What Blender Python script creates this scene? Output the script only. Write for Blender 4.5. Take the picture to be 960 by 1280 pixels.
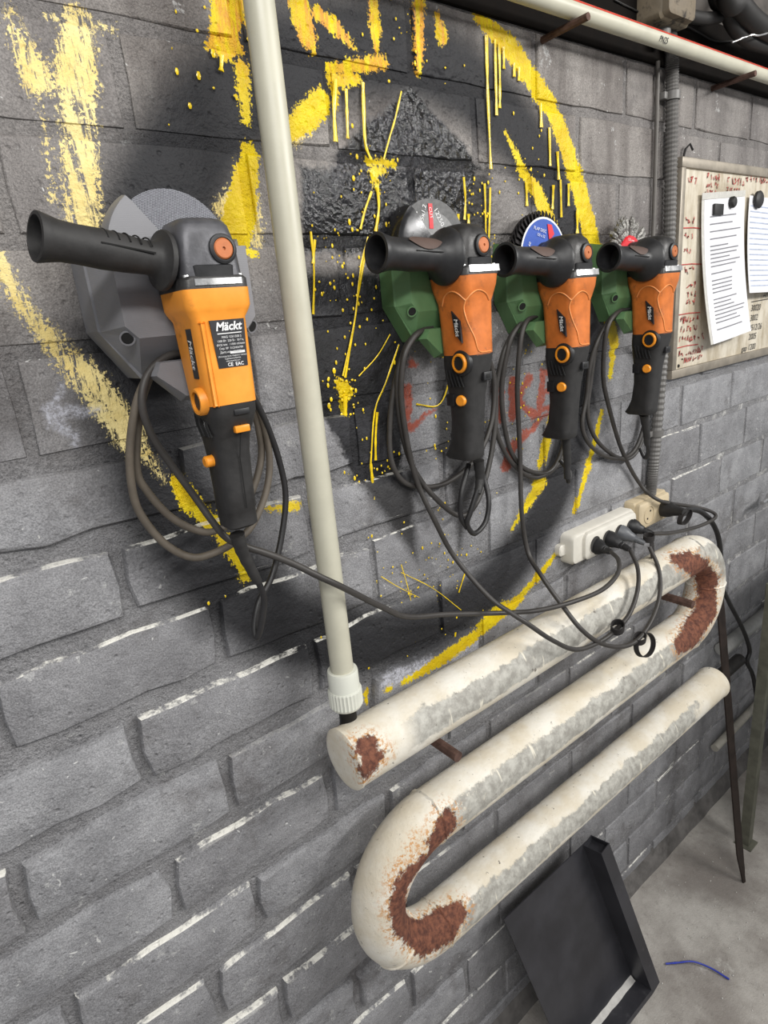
import bpy, bmesh, math, random
from mathutils import Vector, Matrix
random.seed(7)
for _o in list(bpy.data.objects): bpy.data.objects.remove(_o)
scene = bpy.context.scene
COL = scene.collection

# ------------------------------------------------------------------ camera
cam_d = bpy.data.cameras.new('camera'); cam_o = bpy.data.objects.new('camera', cam_d); COL.objects.link(cam_o)
cam_d.sensor_fit = 'VERTICAL'; cam_d.sensor_height = 36.0; cam_d.lens = 772.0 * 36 / 1280
cam_d.clip_start = 0.02
cam_o.matrix_world = Matrix(((0.780581, 0.256255, -0.570112, 0), (-0.618468, 0.184577, -0.763825, -0.72), (-0.0905041, 0.948823, 0.302563, 1.62), (0, 0, 0, 1)))
scene.camera = cam_o

# ------------------------------------------------------------------ light
world = bpy.data.worlds.new('workshop_world'); scene.world = world; world.use_nodes = True
world.node_tree.nodes['Background'].inputs[0].default_value = (0.93, 0.96, 1.0, 1)
world.node_tree.nodes['Background'].inputs[1].default_value = 0.30
def area(name, loc, target, sx, sy, power, col):
    d = bpy.data.lights.new(name, 'AREA'); d.shape = 'RECTANGLE'; d.size = sx; d.size_y = sy
    d.energy = power; d.color = col
    o = bpy.data.objects.new(name, d); COL.objects.link(o); o.location = loc
    o.rotation_euler = (Vector(target) - Vector(loc)).to_track_quat('-Z', 'Y').to_euler()
    return o
area('ceiling_tube_light', (2.0, -1.95, 2.46), (0.8, 0.0, 1.3), 1.5, 0.14, 40, (1.0, 0.985, 0.95))
area('ceiling_tube_light', (-0.45, -1.75, 2.66), (0.3, 0.0, 1.2), 1.3, 0.14, 23, (1.0, 0.985, 0.95))
area('ceiling_tube_light', (0.45, -1.05, 2.70), (0.45, -0.3, 0.6), 1.2, 0.14, 7, (1.0, 0.985, 0.96))

scene.view_settings.view_transform = 'Standard'; scene.view_settings.look = 'None'
scene.view_settings.gamma = 1.0; scene.view_settings.use_curve_mapping = False
scene.view_settings.exposure = 0.35

# ------------------------------------------------------------------ node helpers
def lin(c):
    if len(c) == 3 and max(c) > 1.0: c = [v / 255 for v in c]
    return tuple((v / 12.92 if v <= 0.04045 else ((v + 0.055) / 1.055) ** 2.4) for v in c[:3]) + (1.0,)
class NB:
    def __init__(s, name):
        s.m = bpy.data.materials.new(name); s.m.use_nodes = True; s.t = s.m.node_tree
        s.t.nodes.clear(); s.out = s.t.nodes.new('ShaderNodeOutputMaterial')
        s.b = s.t.nodes.new('ShaderNodeBsdfPrincipled'); s.t.links.new(s.b.outputs[0], s.out.inputs[0])
    def put(s, sock, v):
        if v is None: return
        if isinstance(v, bpy.types.NodeSocket): s.t.links.new(v, sock)
        elif isinstance(v, (int, float)):
            if sock.type in ('VECTOR',): sock.default_value = (v, v, v)
            elif sock.type == 'RGBA': sock.default_value = (v, v, v, 1)
            else: sock.default_value = v
        else:
            v = tuple(v)
            if sock.type == 'RGBA' and len(v) == 3: v += (1.0,)
            if sock.type == 'VECTOR' and len(v) == 4: v = v[:3]
            sock.default_value = v
    def math(s, op, a, b=None, c=None, clamp=False):
        n = s.t.nodes.new('ShaderNodeMath'); n.operation = op; n.use_clamp = clamp
        for i, v in enumerate((a, b, c)): s.put(n.inputs[i], v)
        return n.outputs[0]
    def vm(s, op, a, b=None, c=None):
        n = s.t.nodes.new('ShaderNodeVectorMath'); n.operation = op
        for i, v in enumerate((a, b, c)):
            if v is not None: s.put(n.inputs[i], v)
        return n.outputs['Value'] if op in ('DOT_PRODUCT', 'LENGTH', 'DISTANCE') else n.outputs[0]
    def noise(s, vec, scale, detail=4, rough=0.6, color=False, dist=0.0):
        n = s.t.nodes.new('ShaderNodeTexNoise'); s.put(n.inputs['Vector'], vec)
        n.inputs['Scale'].default_value = scale; n.inputs['Detail'].default_value = detail
        n.inputs['Roughness'].default_value = rough; n.inputs['Distortion'].default_value = dist
        return n.outputs['Color'] if color else n.outputs[0]
    def voro(s, vec, scale, feat='F1', out=0):
        n = s.t.nodes.new('ShaderNodeTexVoronoi'); n.feature = feat; s.put(n.inputs['Vector'], vec)
        n.inputs['Scale'].default_value = scale; return n.outputs[out]
    def step(s, v, lo, hi, a=0.0, b=1.0):
        n = s.t.nodes.new('ShaderNodeMapRange'); n.interpolation_type = 'SMOOTHSTEP'
        s.put(n.inputs[0], v); n.inputs[1].default_value = lo; n.inputs[2].default_value = hi
        n.inputs[3].default_value = a; n.inputs[4].default_value = b; return n.outputs[0]
    def mix(s, f, a, b, mode='MIX'):
        n = s.t.nodes.new('ShaderNodeMix'); n.data_type = 'RGBA'; n.blend_type = mode
        s.put(n.inputs[0], f); s.put(n.inputs[6], a); s.put(n.inputs[7], b); return n.outputs[2]
    def geo(s, name='Position'):
        n = s.t.nodes.new('ShaderNodeNewGeometry'); return n.outputs[name]
    def obj(s, name='Object'):
        n = s.t.nodes.new('ShaderNodeTexCoord'); return n.outputs[name]
    def sep(s, v):
        n = s.t.nodes.new('ShaderNodeSeparateXYZ'); s.put(n.inputs[0], v); return n.outputs
    def comb(s, x, y, z):
        n = s.t.nodes.new('ShaderNodeCombineXYZ')
        for i, v in enumerate((x, y, z)): s.put(n.inputs[i], v)
        return n.outputs[0]
    def bump(s, h, strength=0.4, dist=0.002):
        n = s.t.nodes.new('ShaderNodeBump'); n.inputs['Strength'].default_value = strength
        n.inputs['Distance'].default_value = dist; s.put(n.inputs['Height'], h); return n.outputs[0]
    def fin(s, color=None, rough=None, metal=None, normal=None, spec=None, coat=None):
        s.put(s.b.inputs['Base Color'], color); s.put(s.b.inputs['Roughness'], rough)
        s.put(s.b.inputs['Metallic'], metal); s.put(s.b.inputs['Normal'], normal)
        s.put(s.b.inputs['Specular IOR Level'], spec); s.put(s.b.inputs['Coat Weight'], coat)
        return s.m

def plain(name, col, rough=0.5, metal=0.0, var=0.15, scale=60, bump=0.1, dirt=None, dirt_amt=0.0, dirt_scale=18, spec=0.5):
    """procedural base: slight value noise, optional dirt patches, fine relief"""
    n = NB(name); p = n.obj()
    c = lin(col); k = n.noise(p, scale, 5)
    base = n.mix(n.step(k, 0.3, 0.7), tuple(v * (1 - var) for v in c[:3]), tuple(min(1, v * (1 + var)) for v in c[:3]))
    r = n.step(k, 0.2, 0.8, max(0.03, rough - 0.08), min(1, rough + 0.08))
    if dirt is not None:
        d = n.noise(p, dirt_scale, 8, 0.7)
        base = n.mix(n.step(d, 0.66 - 0.3 * dirt_amt, 0.80 - 0.25 * dirt_amt, 0, min(1.0, 0.35 + dirt_amt)), base, lin(dirt))
    return n.fin(base, r, metal, n.bump(n.noise(p, scale * 4, 3), bump, 0.0008), spec)

# ------------------------------------------------------------------ mesh helpers
def V(*a): return Vector(a)
def obj(name, bm, mat, parent=None, smooth=40, recalc=True, world_co=False):
    if recalc: bmesh.ops.recalc_face_normals(bm, faces=bm.faces)
    me = bpy.data.meshes.new(name); bm.to_mesh(me); bm.free()
    if world_co and parent is not None:
        off = world_loc(parent)
        me.transform(Matrix.Scale(1 / parent.scale[0], 4) @ Matrix.Translation(-off))
    if mat: me.materials.append(mat)
    if smooth:
        me.shade_smooth(); me.set_sharp_from_angle(angle=math.radians(smooth))
    o = bpy.data.objects.new(name, me); COL.objects.link(o)
    if parent is not None: o.parent = parent
    return o
def world_loc(o):
    l = Vector(o.location)
    while o.parent is not None:
        o = o.parent; l += Vector(o.location)
    return l
def tag(o, label, cat, group=None, kind=None):
    if label: o['label'] = label
    if cat: o['category'] = cat
    if group: o['group'] = group
    if kind: o['kind'] = kind
    return o
def thing(name, loc, label, cat, group=None, kind=None):
    o = bpy.data.objects.new(name, None); COL.objects.link(o); o.location = loc
    o.empty_display_size = 0.05
    return tag(o, label, cat, group, kind)
def loft(bm, secs, cap0=True, cap1=True):
    rings = [[bm.verts.new(v) for v in s] for s in secs]
    n = len(rings[0])
    for a, b in zip(rings, rings[1:]):
        for i in range(n):
            j = (i + 1) % n
            try: bm.faces.new((a[i], a[j], b[j], b[i]))
            except ValueError: pass
    if cap0: bm.faces.new(rings[0][::-1])
    if cap1: bm.faces.new(rings[-1])
    return rings
def rr(cx, cy, hx, hy, r, z, n=3):
    """rounded rectangle ring in the xy plane at height z"""
    r = min(r, hx, hy); out = []
    for q, (sx, sy) in enumerate(((1, 1), (-1, 1), (-1, -1), (1, -1))):
        for k in range(n + 1):
            a = math.pi / 2 * (q + k / n)
            out.append(V(cx + sx * (hx - r) + r * math.cos(a), cy + sy * (hy - r) + r * math.sin(a), z))
    return out
def frame(d):
    d = Vector(d).normalized(); u = d.orthogonal().normalized()
    if abs(d.z) < 0.9: u = (Vector((0, 0, 1)) - d * d.z).normalized()
    return d, u, d.cross(u)
def lathe(bm, prof, o, d, n=20, cap0=True, cap1=True):
    """prof: (distance along d, radius)"""
    d, u, w = frame(d); o = Vector(o)
    secs = [[o + d * s + (u * math.cos(2 * math.pi * k / n) + w * math.sin(2 * math.pi * k / n)) * max(r, 1e-5) for k in range(n)] for s, r in prof]
    return loft(bm, secs, cap0, cap1)
def catmull(pts, per=6):
    P = [Vector(p) for p in pts]; P = [P[0] * 2 - P[1]] + P + [P[-1] * 2 - P[-2]]
    out = []
    for i in range(1, len(P) - 2):
        a, b, c, d = P[i - 1], P[i], P[i + 1], P[i + 2]
        for k in range(per):
            t = k / per
            out.append(0.5 * ((2 * b) + (c - a) * t + (2 * a - 5 * b + 4 * c - d) * t * t + (3 * b - a - 3 * c + d) * t ** 3))
    out.append(P[-2]); return out
def tube(bm, pts, r, n=8, cap=True):
    P = [Vector(p) for p in pts]; rad = r if isinstance(r, (list, tuple)) else [r] * len(P)
    secs = []; u = None
    for i, p in enumerate(P):
        t = (P[min(i + 1, len(P) - 1)] - P[max(i - 1, 0)]).normalized()
        if u is None: _, u, _w = frame(t)
        u = (u - t * u.dot(t)); u = u.normalized() if u.length > 1e-6 else frame(t)[1]
        w = t.cross(u)
        secs.append([p + (u * math.cos(2 * math.pi * k / n) + w * math.sin(2 * math.pi * k / n)) * rad[i] for k in range(n)])
    return loft(bm, secs, cap, cap)
def box(bm, lo, hi, bev=0.0):
    x0, y0, z0 = lo; x1, y1, z1 = hi
    g = bmesh.ops.create_cube(bm, size=1.0)
    for v in g['verts']:
        v.co = V((x0 + x1) / 2 + v.co.x * (x1 - x0), (y0 + y1) / 2 + v.co.y * (y1 - y0), (z0 + z1) / 2 + v.co.z * (z1 - z0))
    if bev:
        es = list({e for v in g['verts'] for e in v.link_edges})
        bmesh.ops.bevel(bm, geom=es, offset=bev, segments=2, affect='EDGES', profile=0.5)
def prism(bm, poly, y0, y1, inset=0.0):
    """polygon of (x, z) pushed from y0 (back) to y1 (front)"""
    a = [V(x, y0, z) for x, z in poly]; b = [V(x, y1, z) for x, z in poly]
    loft(bm, [a, b])
def B(): return bmesh.new()
def ribbon(bm, pts, w, y, t=0.0006):
    """flat pen stroke on a plane facing -y; pts are (x, z)"""
    for (ax, az), (bx, bz) in zip(pts, pts[1:]):
        d = V(bx - ax, 0, bz - az)
        if d.length < 1e-6: continue
        d.normalize(); q = V(-d.z, 0, d.x) * w / 2; e = d * w * 0.4
        A, C = V(ax, y, az) - e, V(bx, y, bz) + e
        f = [bm.verts.new(v) for v in (A - q, C - q, C + q, A + q)]
        bm.faces.new(f)
def text(name, body, size, mat, parent, loc, rot=(math.pi / 2, 0, 0), shear=0.0, align='CENTER', xs=1.0, bold=0.0):
    cu = bpy.data.curves.new(name, 'FONT'); cu.body = body; cu.size = size; cu.shear = shear
    cu.align_x = align; cu.align_y = 'CENTER'; cu.offset = bold; cu.resolution_u = 2
    t = bpy.data.objects.new(name, cu); COL.objects.link(t)
    o = bpy.data.objects.new(name, bpy.data.meshes.new(name)); COL.objects.link(o); o.parent = parent
    o.location = loc; o.rotation_euler = rot
    TEXTS.append((t, o, mat, xs)); return o
TEXTS = []
def flush_text():
    """turn all queued lettering into plain meshes in one go"""
    dg = bpy.context.evaluated_depsgraph_get(); dg.update()
    for t, o, mat, xs in TEXTS:
        me = bpy.data.meshes.new_from_object(t.evaluated_get(dg)); me.materials.clear(); me.materials.append(mat)
        me.transform(Matrix.Diagonal((xs, 1, 1, 1))); old = o.data; me.name = o.name; o.data = me; bpy.data.meshes.remove(old)
    for t, o, mat, xs in TEXTS:
        cu = t.data; bpy.data.objects.remove(t); bpy.data.curves.remove(cu)

# ------------------------------------------------------------------ wall paint (flat paint on masonry, world x/z metres)
YEL = [(0.7883, 2.0105, 0.8595, 1.982, 0.01, 0.019), (0.8595, 1.982, 0.9549, 1.915, 0.019, 0.017), (0.9549, 1.915, 1.0249, 1.8127, 0.017, 0.021), (1.0249, 1.8127, 1.0905, 1.6743, 0.021, 0.024), (1.0905, 1.6743, 1.1492, 1.5234, 0.022, 0.016), (1.1492, 1.5234, 1.1346, 1.4623, 0.012, 0.008), (1.1087, 1.3939, 1.0639, 1.287, 0.007, 0.01), (1.0557, 1.2804, 1.0185, 1.2049, 0.01, 0.006), (0.9865, 1.1519, 0.8988, 1.1007, 0.003, 0.01), (0.8988, 1.1007, 0.8211, 1.0672, 0.011, 0.013), (0.7938, 1.0709, 0.7314, 1.0523, 0.02, 0.015), (0.7101, 1.0496, 0.6195, 1.0386, 0.013, 0.013), (0.6195, 1.0386, 0.537, 1.036, 0.011, 0.006), (0.5099, 1.0398, 0.5031, 1.0385, 0.007, 0.005), (0.468, 1.0481, 0.4639, 1.0412, 0.007, 0.005), (0.8399, 1.871, 0.8817, 1.8178, 0.003, 0.01), (0.8817, 1.8178, 0.9153, 1.7899, 0.01, 0.014), (0.9153, 1.7899, 0.9526, 1.7355, 0.014, 0.018), (0.9543, 1.5114, 0.9579, 1.4111, 0.012, 0.014), (0.9531, 1.4119, 0.9136, 1.3281, 0.013, 0.01), (0.9129, 1.294, 0.8557, 1.2488, 0.016, 0.01), (0.8557, 1.2488, 0.8277, 1.2252, 0.008, 0.004), (0.3947, 1.9605, 0.3808, 1.92, 0.02, 0.018), (0.363, 1.9144, 0.3997, 1.9183, 0.006, 0.008), (0.399, 1.8976, 0.395, 1.846, 0.01, 0.006), (0.3934, 1.8134, 0.3692, 1.7452, 0.012, 0.022), (0.3692, 1.7452, 0.3608, 1.721, 0.022, 0.018), (0.3528, 1.7107, 0.3828, 1.7032, 0.008, 0.004), (0.4832, 1.9764, 0.4911, 1.9423, 0.015, 0.014), (0.4911, 1.9423, 0.4978, 1.9262, 0.013, 0.004), (0.5085, 1.9683, 0.5347, 1.9581, 0.008, 0.01), (0.5347, 1.9581, 0.5601, 1.9394, 0.01, 0.003), (0.5961, 1.9968, 0.5964, 1.9672, 0.008, 0.01), (0.5964, 1.9672, 0.5958, 1.9402, 0.01, 0.003), (0.674, 2.0108, 0.6701, 1.9563, 0.011, 0.01), (0.6701, 1.9563, 0.6642, 1.926, 0.009, 0.005), (0.7061, 1.9985, 0.7133, 1.9776, 0.006, 0.012), (0.4557, 1.8415, 0.4796, 1.8581, 0.012, 0.018), (0.4796, 1.8581, 0.5018, 1.8749, 0.016, 0.016), (0.5189, 1.9125, 0.6038, 1.9308, 0.007, 0.01), (0.5245, 1.9014, 0.5622, 1.9078, 0.01, 0.007), (0.5269, 1.9017, 0.5227, 1.871, 0.009, 0.003), (0.5671, 1.8129, 0.6097, 1.8145, 0.005, 0.006), (0.5728, 1.8047, 0.5918, 1.8038, 0.006, 0.006), (0.5737, 1.801, 0.5757, 1.7837, 0.01, 0.005), (0.4817, 1.5355, 0.4922, 1.5231, 0.009, 0.012), (0.4846, 1.5176, 0.4838, 1.491, 0.006, 0.003), (0.2354, 1.4535, 0.2469, 1.4255, 0.01, 0.014), (0.2469, 1.4255, 0.2664, 1.3975, 0.01, 0.012), (0.2653, 1.3915, 0.2868, 1.3548, 0.006, 0.012), (0.2868, 1.3548, 0.3012, 1.3072, 0.012, 0.008), (0.3464, 1.3931, 0.3843, 1.3853, 0.005, 0.008), (0.4635, 1.0504, 0.4648, 1.0348, 0.006, 0.003)]
CREAM = [(0.173, 1.912, 0.1754, 1.884, 0.006, 0.013), (0.1754, 1.884, 0.1809, 1.8618, 0.012, 0.018), (0.2291, 1.9127, 0.2161, 1.8649, 0.016, 0.022), (0.204, 1.9136, 0.2603, 1.9125, 0.003, 0.005), (0.1681, 1.8538, 0.2321, 1.86, 0.003, 0.008), (0.2141, 1.8464, 0.1952, 1.7425, 0.019, 0.019), (0.1797, 1.8394, 0.1702, 1.7565, 0.003, 0.004), (0.1093, 1.7051, 0.1213, 1.6586, 0.01, 0.01), (0.1213, 1.6586, 0.1476, 1.6137, 0.01, 0.012), (0.1364, 1.6307, 0.1699, 1.5798, 0.012, 0.016), (0.1374, 1.6028, 0.1977, 1.5028, 0.003, 0.016), (0.1699, 1.5798, 0.2032, 1.5201, 0.014, 0.012), (0.2029, 1.5017, 0.2212, 1.4598, 0.01, 0.004), (0.1882, 1.5407, 0.2039, 1.5108, 0.015, 0.01), (0.454, 1.838, 0.4752, 1.8518, 0.016, 0.016), (0.3482, 1.7516, 0.3752, 1.7792, 0.012, 0.01), (0.3924, 1.7714, 0.3877, 1.7192, 0.006, 0.01), (1.0246, 1.8499, 1.0391, 1.7943, 0.006, 0.009), (1.0644, 1.7159, 1.0803, 1.6746, 0.016, 0.014), (0.3403, 1.7194, 0.3624, 1.7071, 0.012, 0.006)]
RED = [(0.8409, 1.4892, 0.8363, 1.4288, 0.011, 0.01), (0.886, 1.4916, 0.8546, 1.461, 0.01, 0.006), (0.8545, 1.4582, 0.8974, 1.4213, 0.006, 0.01), (0.9217, 1.4926, 0.9111, 1.422, 0.01, 0.009), (0.9172, 1.4917, 0.9565, 1.4939, 0.007, 0.006), (0.9142, 1.4578, 0.9443, 1.4607, 0.006, 0.005), (0.9111, 1.4234, 0.9486, 1.4306, 0.007, 0.006), (0.8156, 1.3466, 0.834, 1.3748, 0.016, 0.014), (0.834, 1.3748, 0.8832, 1.3975, 0.012, 0.007), (0.8832, 1.3975, 0.9581, 1.4231, 0.007, 0.003), (0.6055, 1.5103, 0.5978, 1.4669, 0.01, 0.006), (0.5963, 1.4524, 0.6598, 1.4739, 0.008, 0.002), (0.6128, 1.5506, 0.6235, 1.5459, 0.008, 0.004), (0.8096, 1.48, 0.8071, 1.431, 0.009, 0.009)]
PALE = [(0.1377, 1.5841, 0.1218, 1.5552, 0.002, 0.007), (0.1215, 1.5536, 0.1372, 1.5271, 0.008, 0.006), (0.1225, 1.5518, 0.1669, 1.5512, 0.01, 0.004), (0.1372, 1.5271, 0.1364, 1.5169, 0.004, 0.003), (0.7124, 1.0204, 0.6292, 1.0407, 0.018, 0.01), (0.5049, 1.0543, 0.5918, 1.0448, 0.012, 0.016)]
GLOSS = [[(0.6498, 1.9112), (0.5161, 1.8235), (0.5029, 1.7992), (0.7916, 1.8143), (0.7163, 1.8657)], [(0.4565, 1.8038), (0.7727, 1.8198), (0.7498, 1.7622), (0.6387, 1.6988), (0.4479, 1.7021)],
 [(0.444, 1.6766), (0.5623, 1.6723), (0.6077, 1.5766), (0.5783, 1.3733), (0.4917, 1.3913), (0.4328, 1.521)]]
MATTE = [[(0.486, 1.4023), (0.6011, 1.3886), (0.5958, 1.2338)], [(0.6623, 1.5593), (0.7739, 1.5475), (0.7619, 1.347), (0.6922, 1.3463), (0.652, 1.4049)], [(0.6754, 1.3666), (0.7542, 1.3516), (0.6881, 1.2186)], [(0.6979, 1.798), (0.8006, 1.8158), (0.793, 1.6819), (0.6948, 1.6844)],
 [(0.4447, 1.6813), (0.5777, 1.6822), (0.6127, 1.5646), (0.5045, 1.5435), (0.4338, 1.5936)]]
RING_C = (0.63, 1.528)

def wall_material(name, mortar=False, painted=True, tile=None):
    # only the strokes that reach this patch of wall (x0, x1, z0, z1) are needed in its material
    def near(pts, m): return tile is None or not (max(q[0] for q in pts) + m < tile[0] or min(q[0] for q in pts) - m > tile[1] or max(q[1] for q in pts) + m < tile[2] or min(q[1] for q in pts) - m > tile[3])
    def pick(lst): return [c for c in lst if near(((c[0], c[1]), (c[2], c[3])), max(c[4], c[5]) + .035)]
    yel, cre, red, pal = (pick(l) for l in (YEL, CREAM, RED, PALE))
    glo, mat_ = ([p for p in l if near(p, .03)] for l in (GLOSS, MATTE))
    n = NB(name); pos = n.geo(); x, y, z = n.sep(pos)[:3]
    P = n.comb(x, z, 1.0)
    wn = n.vm('MULTIPLY', n.vm('SUBTRACT', n.noise(pos, 30, 2, 0.65, True), (.5, .5, .5)), (.022, .022, 0))
    wf = n.vm('MULTIPLY', n.vm('SUBTRACT', n.noise(pos, 220, 1, 0.7, True), (.5, .5, .5)), (.010, .010, 0))
    PW = n.vm('ADD', n.vm('ADD', P, wn), wf)
    PS = n.vm('ADD', P, wf)
    big = n.noise(pos, 2.3, 3, 0.6); mid = n.noise(pos, 14, 5, 0.68); fine = n.noise(pos, 130, 4, 0.75)
    stain = n.noise(n.vm('MULTIPLY', pos, (1, 1, .28)), 11, 4, 0.65)
    low = n.mix(n.step(mid, .3, .72), lin((128, 128, 131)), lin((158, 158, 161)))
    top = n.mix(n.step(stain, .3, .7), lin((98, 92, 89)), lin((146, 141, 137)))
    base = n.mix(n.step(n.math('ADD', z, n.math('MULTIPLY', big, .5)), 1.68, 1.98), low, top)
    # per-course tint, light scuffs and dark grime
    rnd = n.t.nodes.new('ShaderNodeObjectInfo').outputs['Random']
    base = n.mix(n.step(rnd, 0, 1, 0.0, 0.35), base, lin((108, 106, 108)))
    if mortar: base = n.mix(0.25, base, lin((124, 122, 122)))
    base = n.mix(n.step(n.noise(pos, 5.5, 5, .72), .52, .68, 0, .55), base, lin((82, 78, 77)))
    base = n.mix(n.step(n.noise(pos, 26, 6, .78), .61, .66, 0, .55), base, lin((186, 186, 185)))
    gr_f = n.noise(pos, 520, 2, .7)
    base = n.mix(1.0, base, n.mix(n.step(gr_f, .30, .70), (.72, .72, .72), (1.24, 1.24, 1.24)), 'MULTIPLY')
    base = n.mix(n.step(n.voro(n.vm('ADD', pos, n.vm('MULTIPLY', n.noise(pos, 40, 0, .5, True), (.05, .05, .05))), 34), .075, .05, 0, .75), base, lin((208, 208, 206)))
    base = n.mix(n.step(fine, .60, .74, 0, .55), base, lin((74, 72, 72)))
    rough = 0.62; gloss = None
    # each shape waits for the one before (a vanishing term), which keeps the shader's working set small
    last = [None]
    def chain(PP):
        return PP if last[0] is None else n.vm('MULTIPLY_ADD', last[0], (1e-9, 1e-9, 0), PP)
    def caps(lst, PP):
        d = None
        for ax, az, bx, bz, ra, rb in lst:
            bx2, bz2 = bx - ax, bz - az; L2 = bx2 * bx2 + bz2 * bz2 + 1e-9
            pa = n.vm('SUBTRACT', chain(PP), (ax, az, 1.0))
            h = n.math('MULTIPLY', n.vm('DOT_PRODUCT', pa, (bx2 / L2, bz2 / L2, 0)), 1.0, clamp=True)
            q = n.vm('MULTIPLY_ADD', h, (-bx2, -bz2, 0), pa)
            e = n.math('SUBTRACT', n.vm('LENGTH', q), n.math('MULTIPLY_ADD', h, rb - ra, ra))
            d = e if d is None else n.math('MINIMUM', d, e); last[0] = d
        return d
    def convex(polys, PP):
        best = None
        for poly in polys:
            s = sum(a[0] * b[1] - b[0] * a[1] for a, b in zip(poly, poly[1:] + poly[:1]))
            pl = poly if s > 0 else poly[::-1]; d = None; PQ = chain(PP)
            for (ax, az), (bx, bz) in zip(pl, pl[1:] + pl[:1]):
                L = math.hypot(bx - ax, bz - az); nx, nz = (bz - az) / L, -(bx - ax) / L
                e = n.vm('DOT_PRODUCT', PQ, (nx, nz, -(nx * ax + nz * az)))
                d = e if d is None else n.math('MAXIMUM', d, e)
            best = d if best is None else n.math('MINIMUM', best, d); last[0] = best
        return best
    if painted:
        rc = n.vm('LENGTH', n.vm('SUBTRACT', PS, (RING_C[0], RING_C[1], 1.0)))
        ring = n.math('SUBTRACT', n.math('ABSOLUTE', n.math('SUBTRACT', rc, .418)), .060)
        rmask = n.math('MULTIPLY', n.step(ring, .030, -.030), n.step(mid, .15, .42, .86, 1))
        base = n.mix(rmask, base, lin((40, 40, 43)))
        if mat_: base = n.mix(n.math('MULTIPLY', n.step(convex(mat_, PS), .010, -.012), .92), base, lin((38, 37, 38)))
        g = n.step(convex(glo, PW), .004, -.006) if glo else 0.0
        if glo: base = n.mix(g, base, n.mix(n.step(mid, .4, .65), lin((26, 26, 28)), lin((46, 46, 50))))
        gloss = n.math('MULTIPLY', g, n.step(z, 1.60, 1.70)) if glo else 0.0
        if red: base = n.mix(n.math('MULTIPLY', n.step(caps(red, PW), .002, -.004), n.step(fine, .30, .50, .6, .95)), base, lin((158, 80, 62)))
        streak = n.noise(n.vm('MULTIPLY', pos, (1.6, 1, .22)), 75, 5, .7)
        grain = n.noise(pos, 240, 3, .7)
        rag = n.math('ADD', n.math('MULTIPLY', n.math('SUBTRACT', streak, .5), .030), n.math('MULTIPLY', n.math('SUBTRACT', grain, .5), .036))
        cmask = 0.0 if not cre else n.math('MULTIPLY', n.step(n.math('ADD', caps(cre, PS), rag), .000, -.004), n.math('MAXIMUM', n.step(streak, .42, .50), n.step(grain, .52, .57)))
        if cre: base = n.mix(cmask, base, n.mix(n.step(mid, .3, .7), lin((226, 200, 122)), lin((240, 222, 158))))
        if pal: base = n.mix(n.math('MULTIPLY', n.step(caps(pal, PW), .004, -.006), n.step(grain, .40, .62, .2, .8)), base, lin((196, 197, 208)))
        ym = 0.0 if not yel else n.math('MULTIPLY', n.step(n.math('ADD', caps(yel, PS), n.math('MULTIPLY', rag, .55)), .0005, -.0020), n.math('MAXIMUM', n.step(streak, .30, .38), n.step(grain, .40, .46)))
        ycol = n.mix(n.step(mid, .35, .70), lin((206, 174, 8)), lin((236, 212, 20)))
        ycol = n.mix(n.math('MULTIPLY', n.step(z, 1.86, 1.95), n.math('MULTIPLY', n.step(x, .95, .65), n.step(streak, .42, .58))), ycol, lin((214, 150, 52)))
        if yel: base = n.mix(ym, base, ycol)
        rough = n.mix(n.math('MAXIMUM', n.math('MULTIPLY', ym, .45), n.math('MULTIPLY', gloss, 1.0)), (.66, .66, .66), (.17, .17, .17))
    if not mortar:
        nz = n.sep(n.geo('True Normal'))[2]
        dust = n.math('MULTIPLY', n.step(nz, .45, .7), n.step(n.noise(pos, 17, 5, .75), .44, .56))
        dust = n.math('MULTIPLY', n.math('MULTIPLY', dust, n.step(n.math('ADD', rnd, n.math('MULTIPLY', n.step(x, .45, .75), -.45)), .30, .42)), n.step(z, 1.55, 1.32))
        base = n.mix(dust, base, lin((236, 234, 226)))
    else:
        lime = n.math('MULTIPLY', n.step(n.noise(pos, 22, 8, .75), .50, .64), n.math('MULTIPLY', n.step(x, 1.25, 1.5), n.step(z, 1.42, 1.36)))
        base = n.mix(n.math('MULTIPLY', lime, .75), base, lin((208, 207, 204)))
    h = n.math('ADD', n.math('MULTIPLY', mid, 1.0), n.math('MULTIPLY', fine, .45 if not mortar else 1.2))
    h = n.math('ADD', h, n.math('MULTIPLY', n.noise(pos, 48, 4, .75), 1.0))
    pit = n.step(n.voro(pos, 60), .05, .22)
    h = n.math('ADD', h, n.math('MULTIPLY', pit, .35))
    if painted: h = n.math('ADD', h, n.math('MULTIPLY', n.step(n.vm('DISTANCE', pos, (.66, 0, 1.80)), .24, .12), n.math('MULTIPLY', n.noise(pos, 90, 1, .5), 1.7)))
    return n.fin(base, rough, 0, n.bump(h, .9, .0040 if not mortar else .0055), .35 if gloss is None or isinstance(gloss, float) else n.math('MULTIPLY_ADD', gloss, .2, .35))

M_BRICK = wall_material('brick_painted_grey', painted=False)
M_MORTAR = wall_material('mortar_joint', mortar=True, painted=False)
TX, TZ = .52, .34
_tiles = {}
def mural_tile(x, z, mortar):
    i, j = math.floor(x / TX), math.floor(z / TZ); key = (i, j, mortar)
    if key not in _tiles:
        mx, mz = (.045, .045) if mortar else (.135, .06)
        _tiles[key] = wall_material('mortar_mural' if mortar else 'brick_mural', mortar, True, (i * TX - mx, (i + 1) * TX + mx, j * TZ - mz, (j + 1) * TZ + mz))
    return _tiles[key]
def in_mural(x, z): return math.hypot(x - .63, z - 1.528) < .60 or (x < .42 and z > 1.28)

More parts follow.
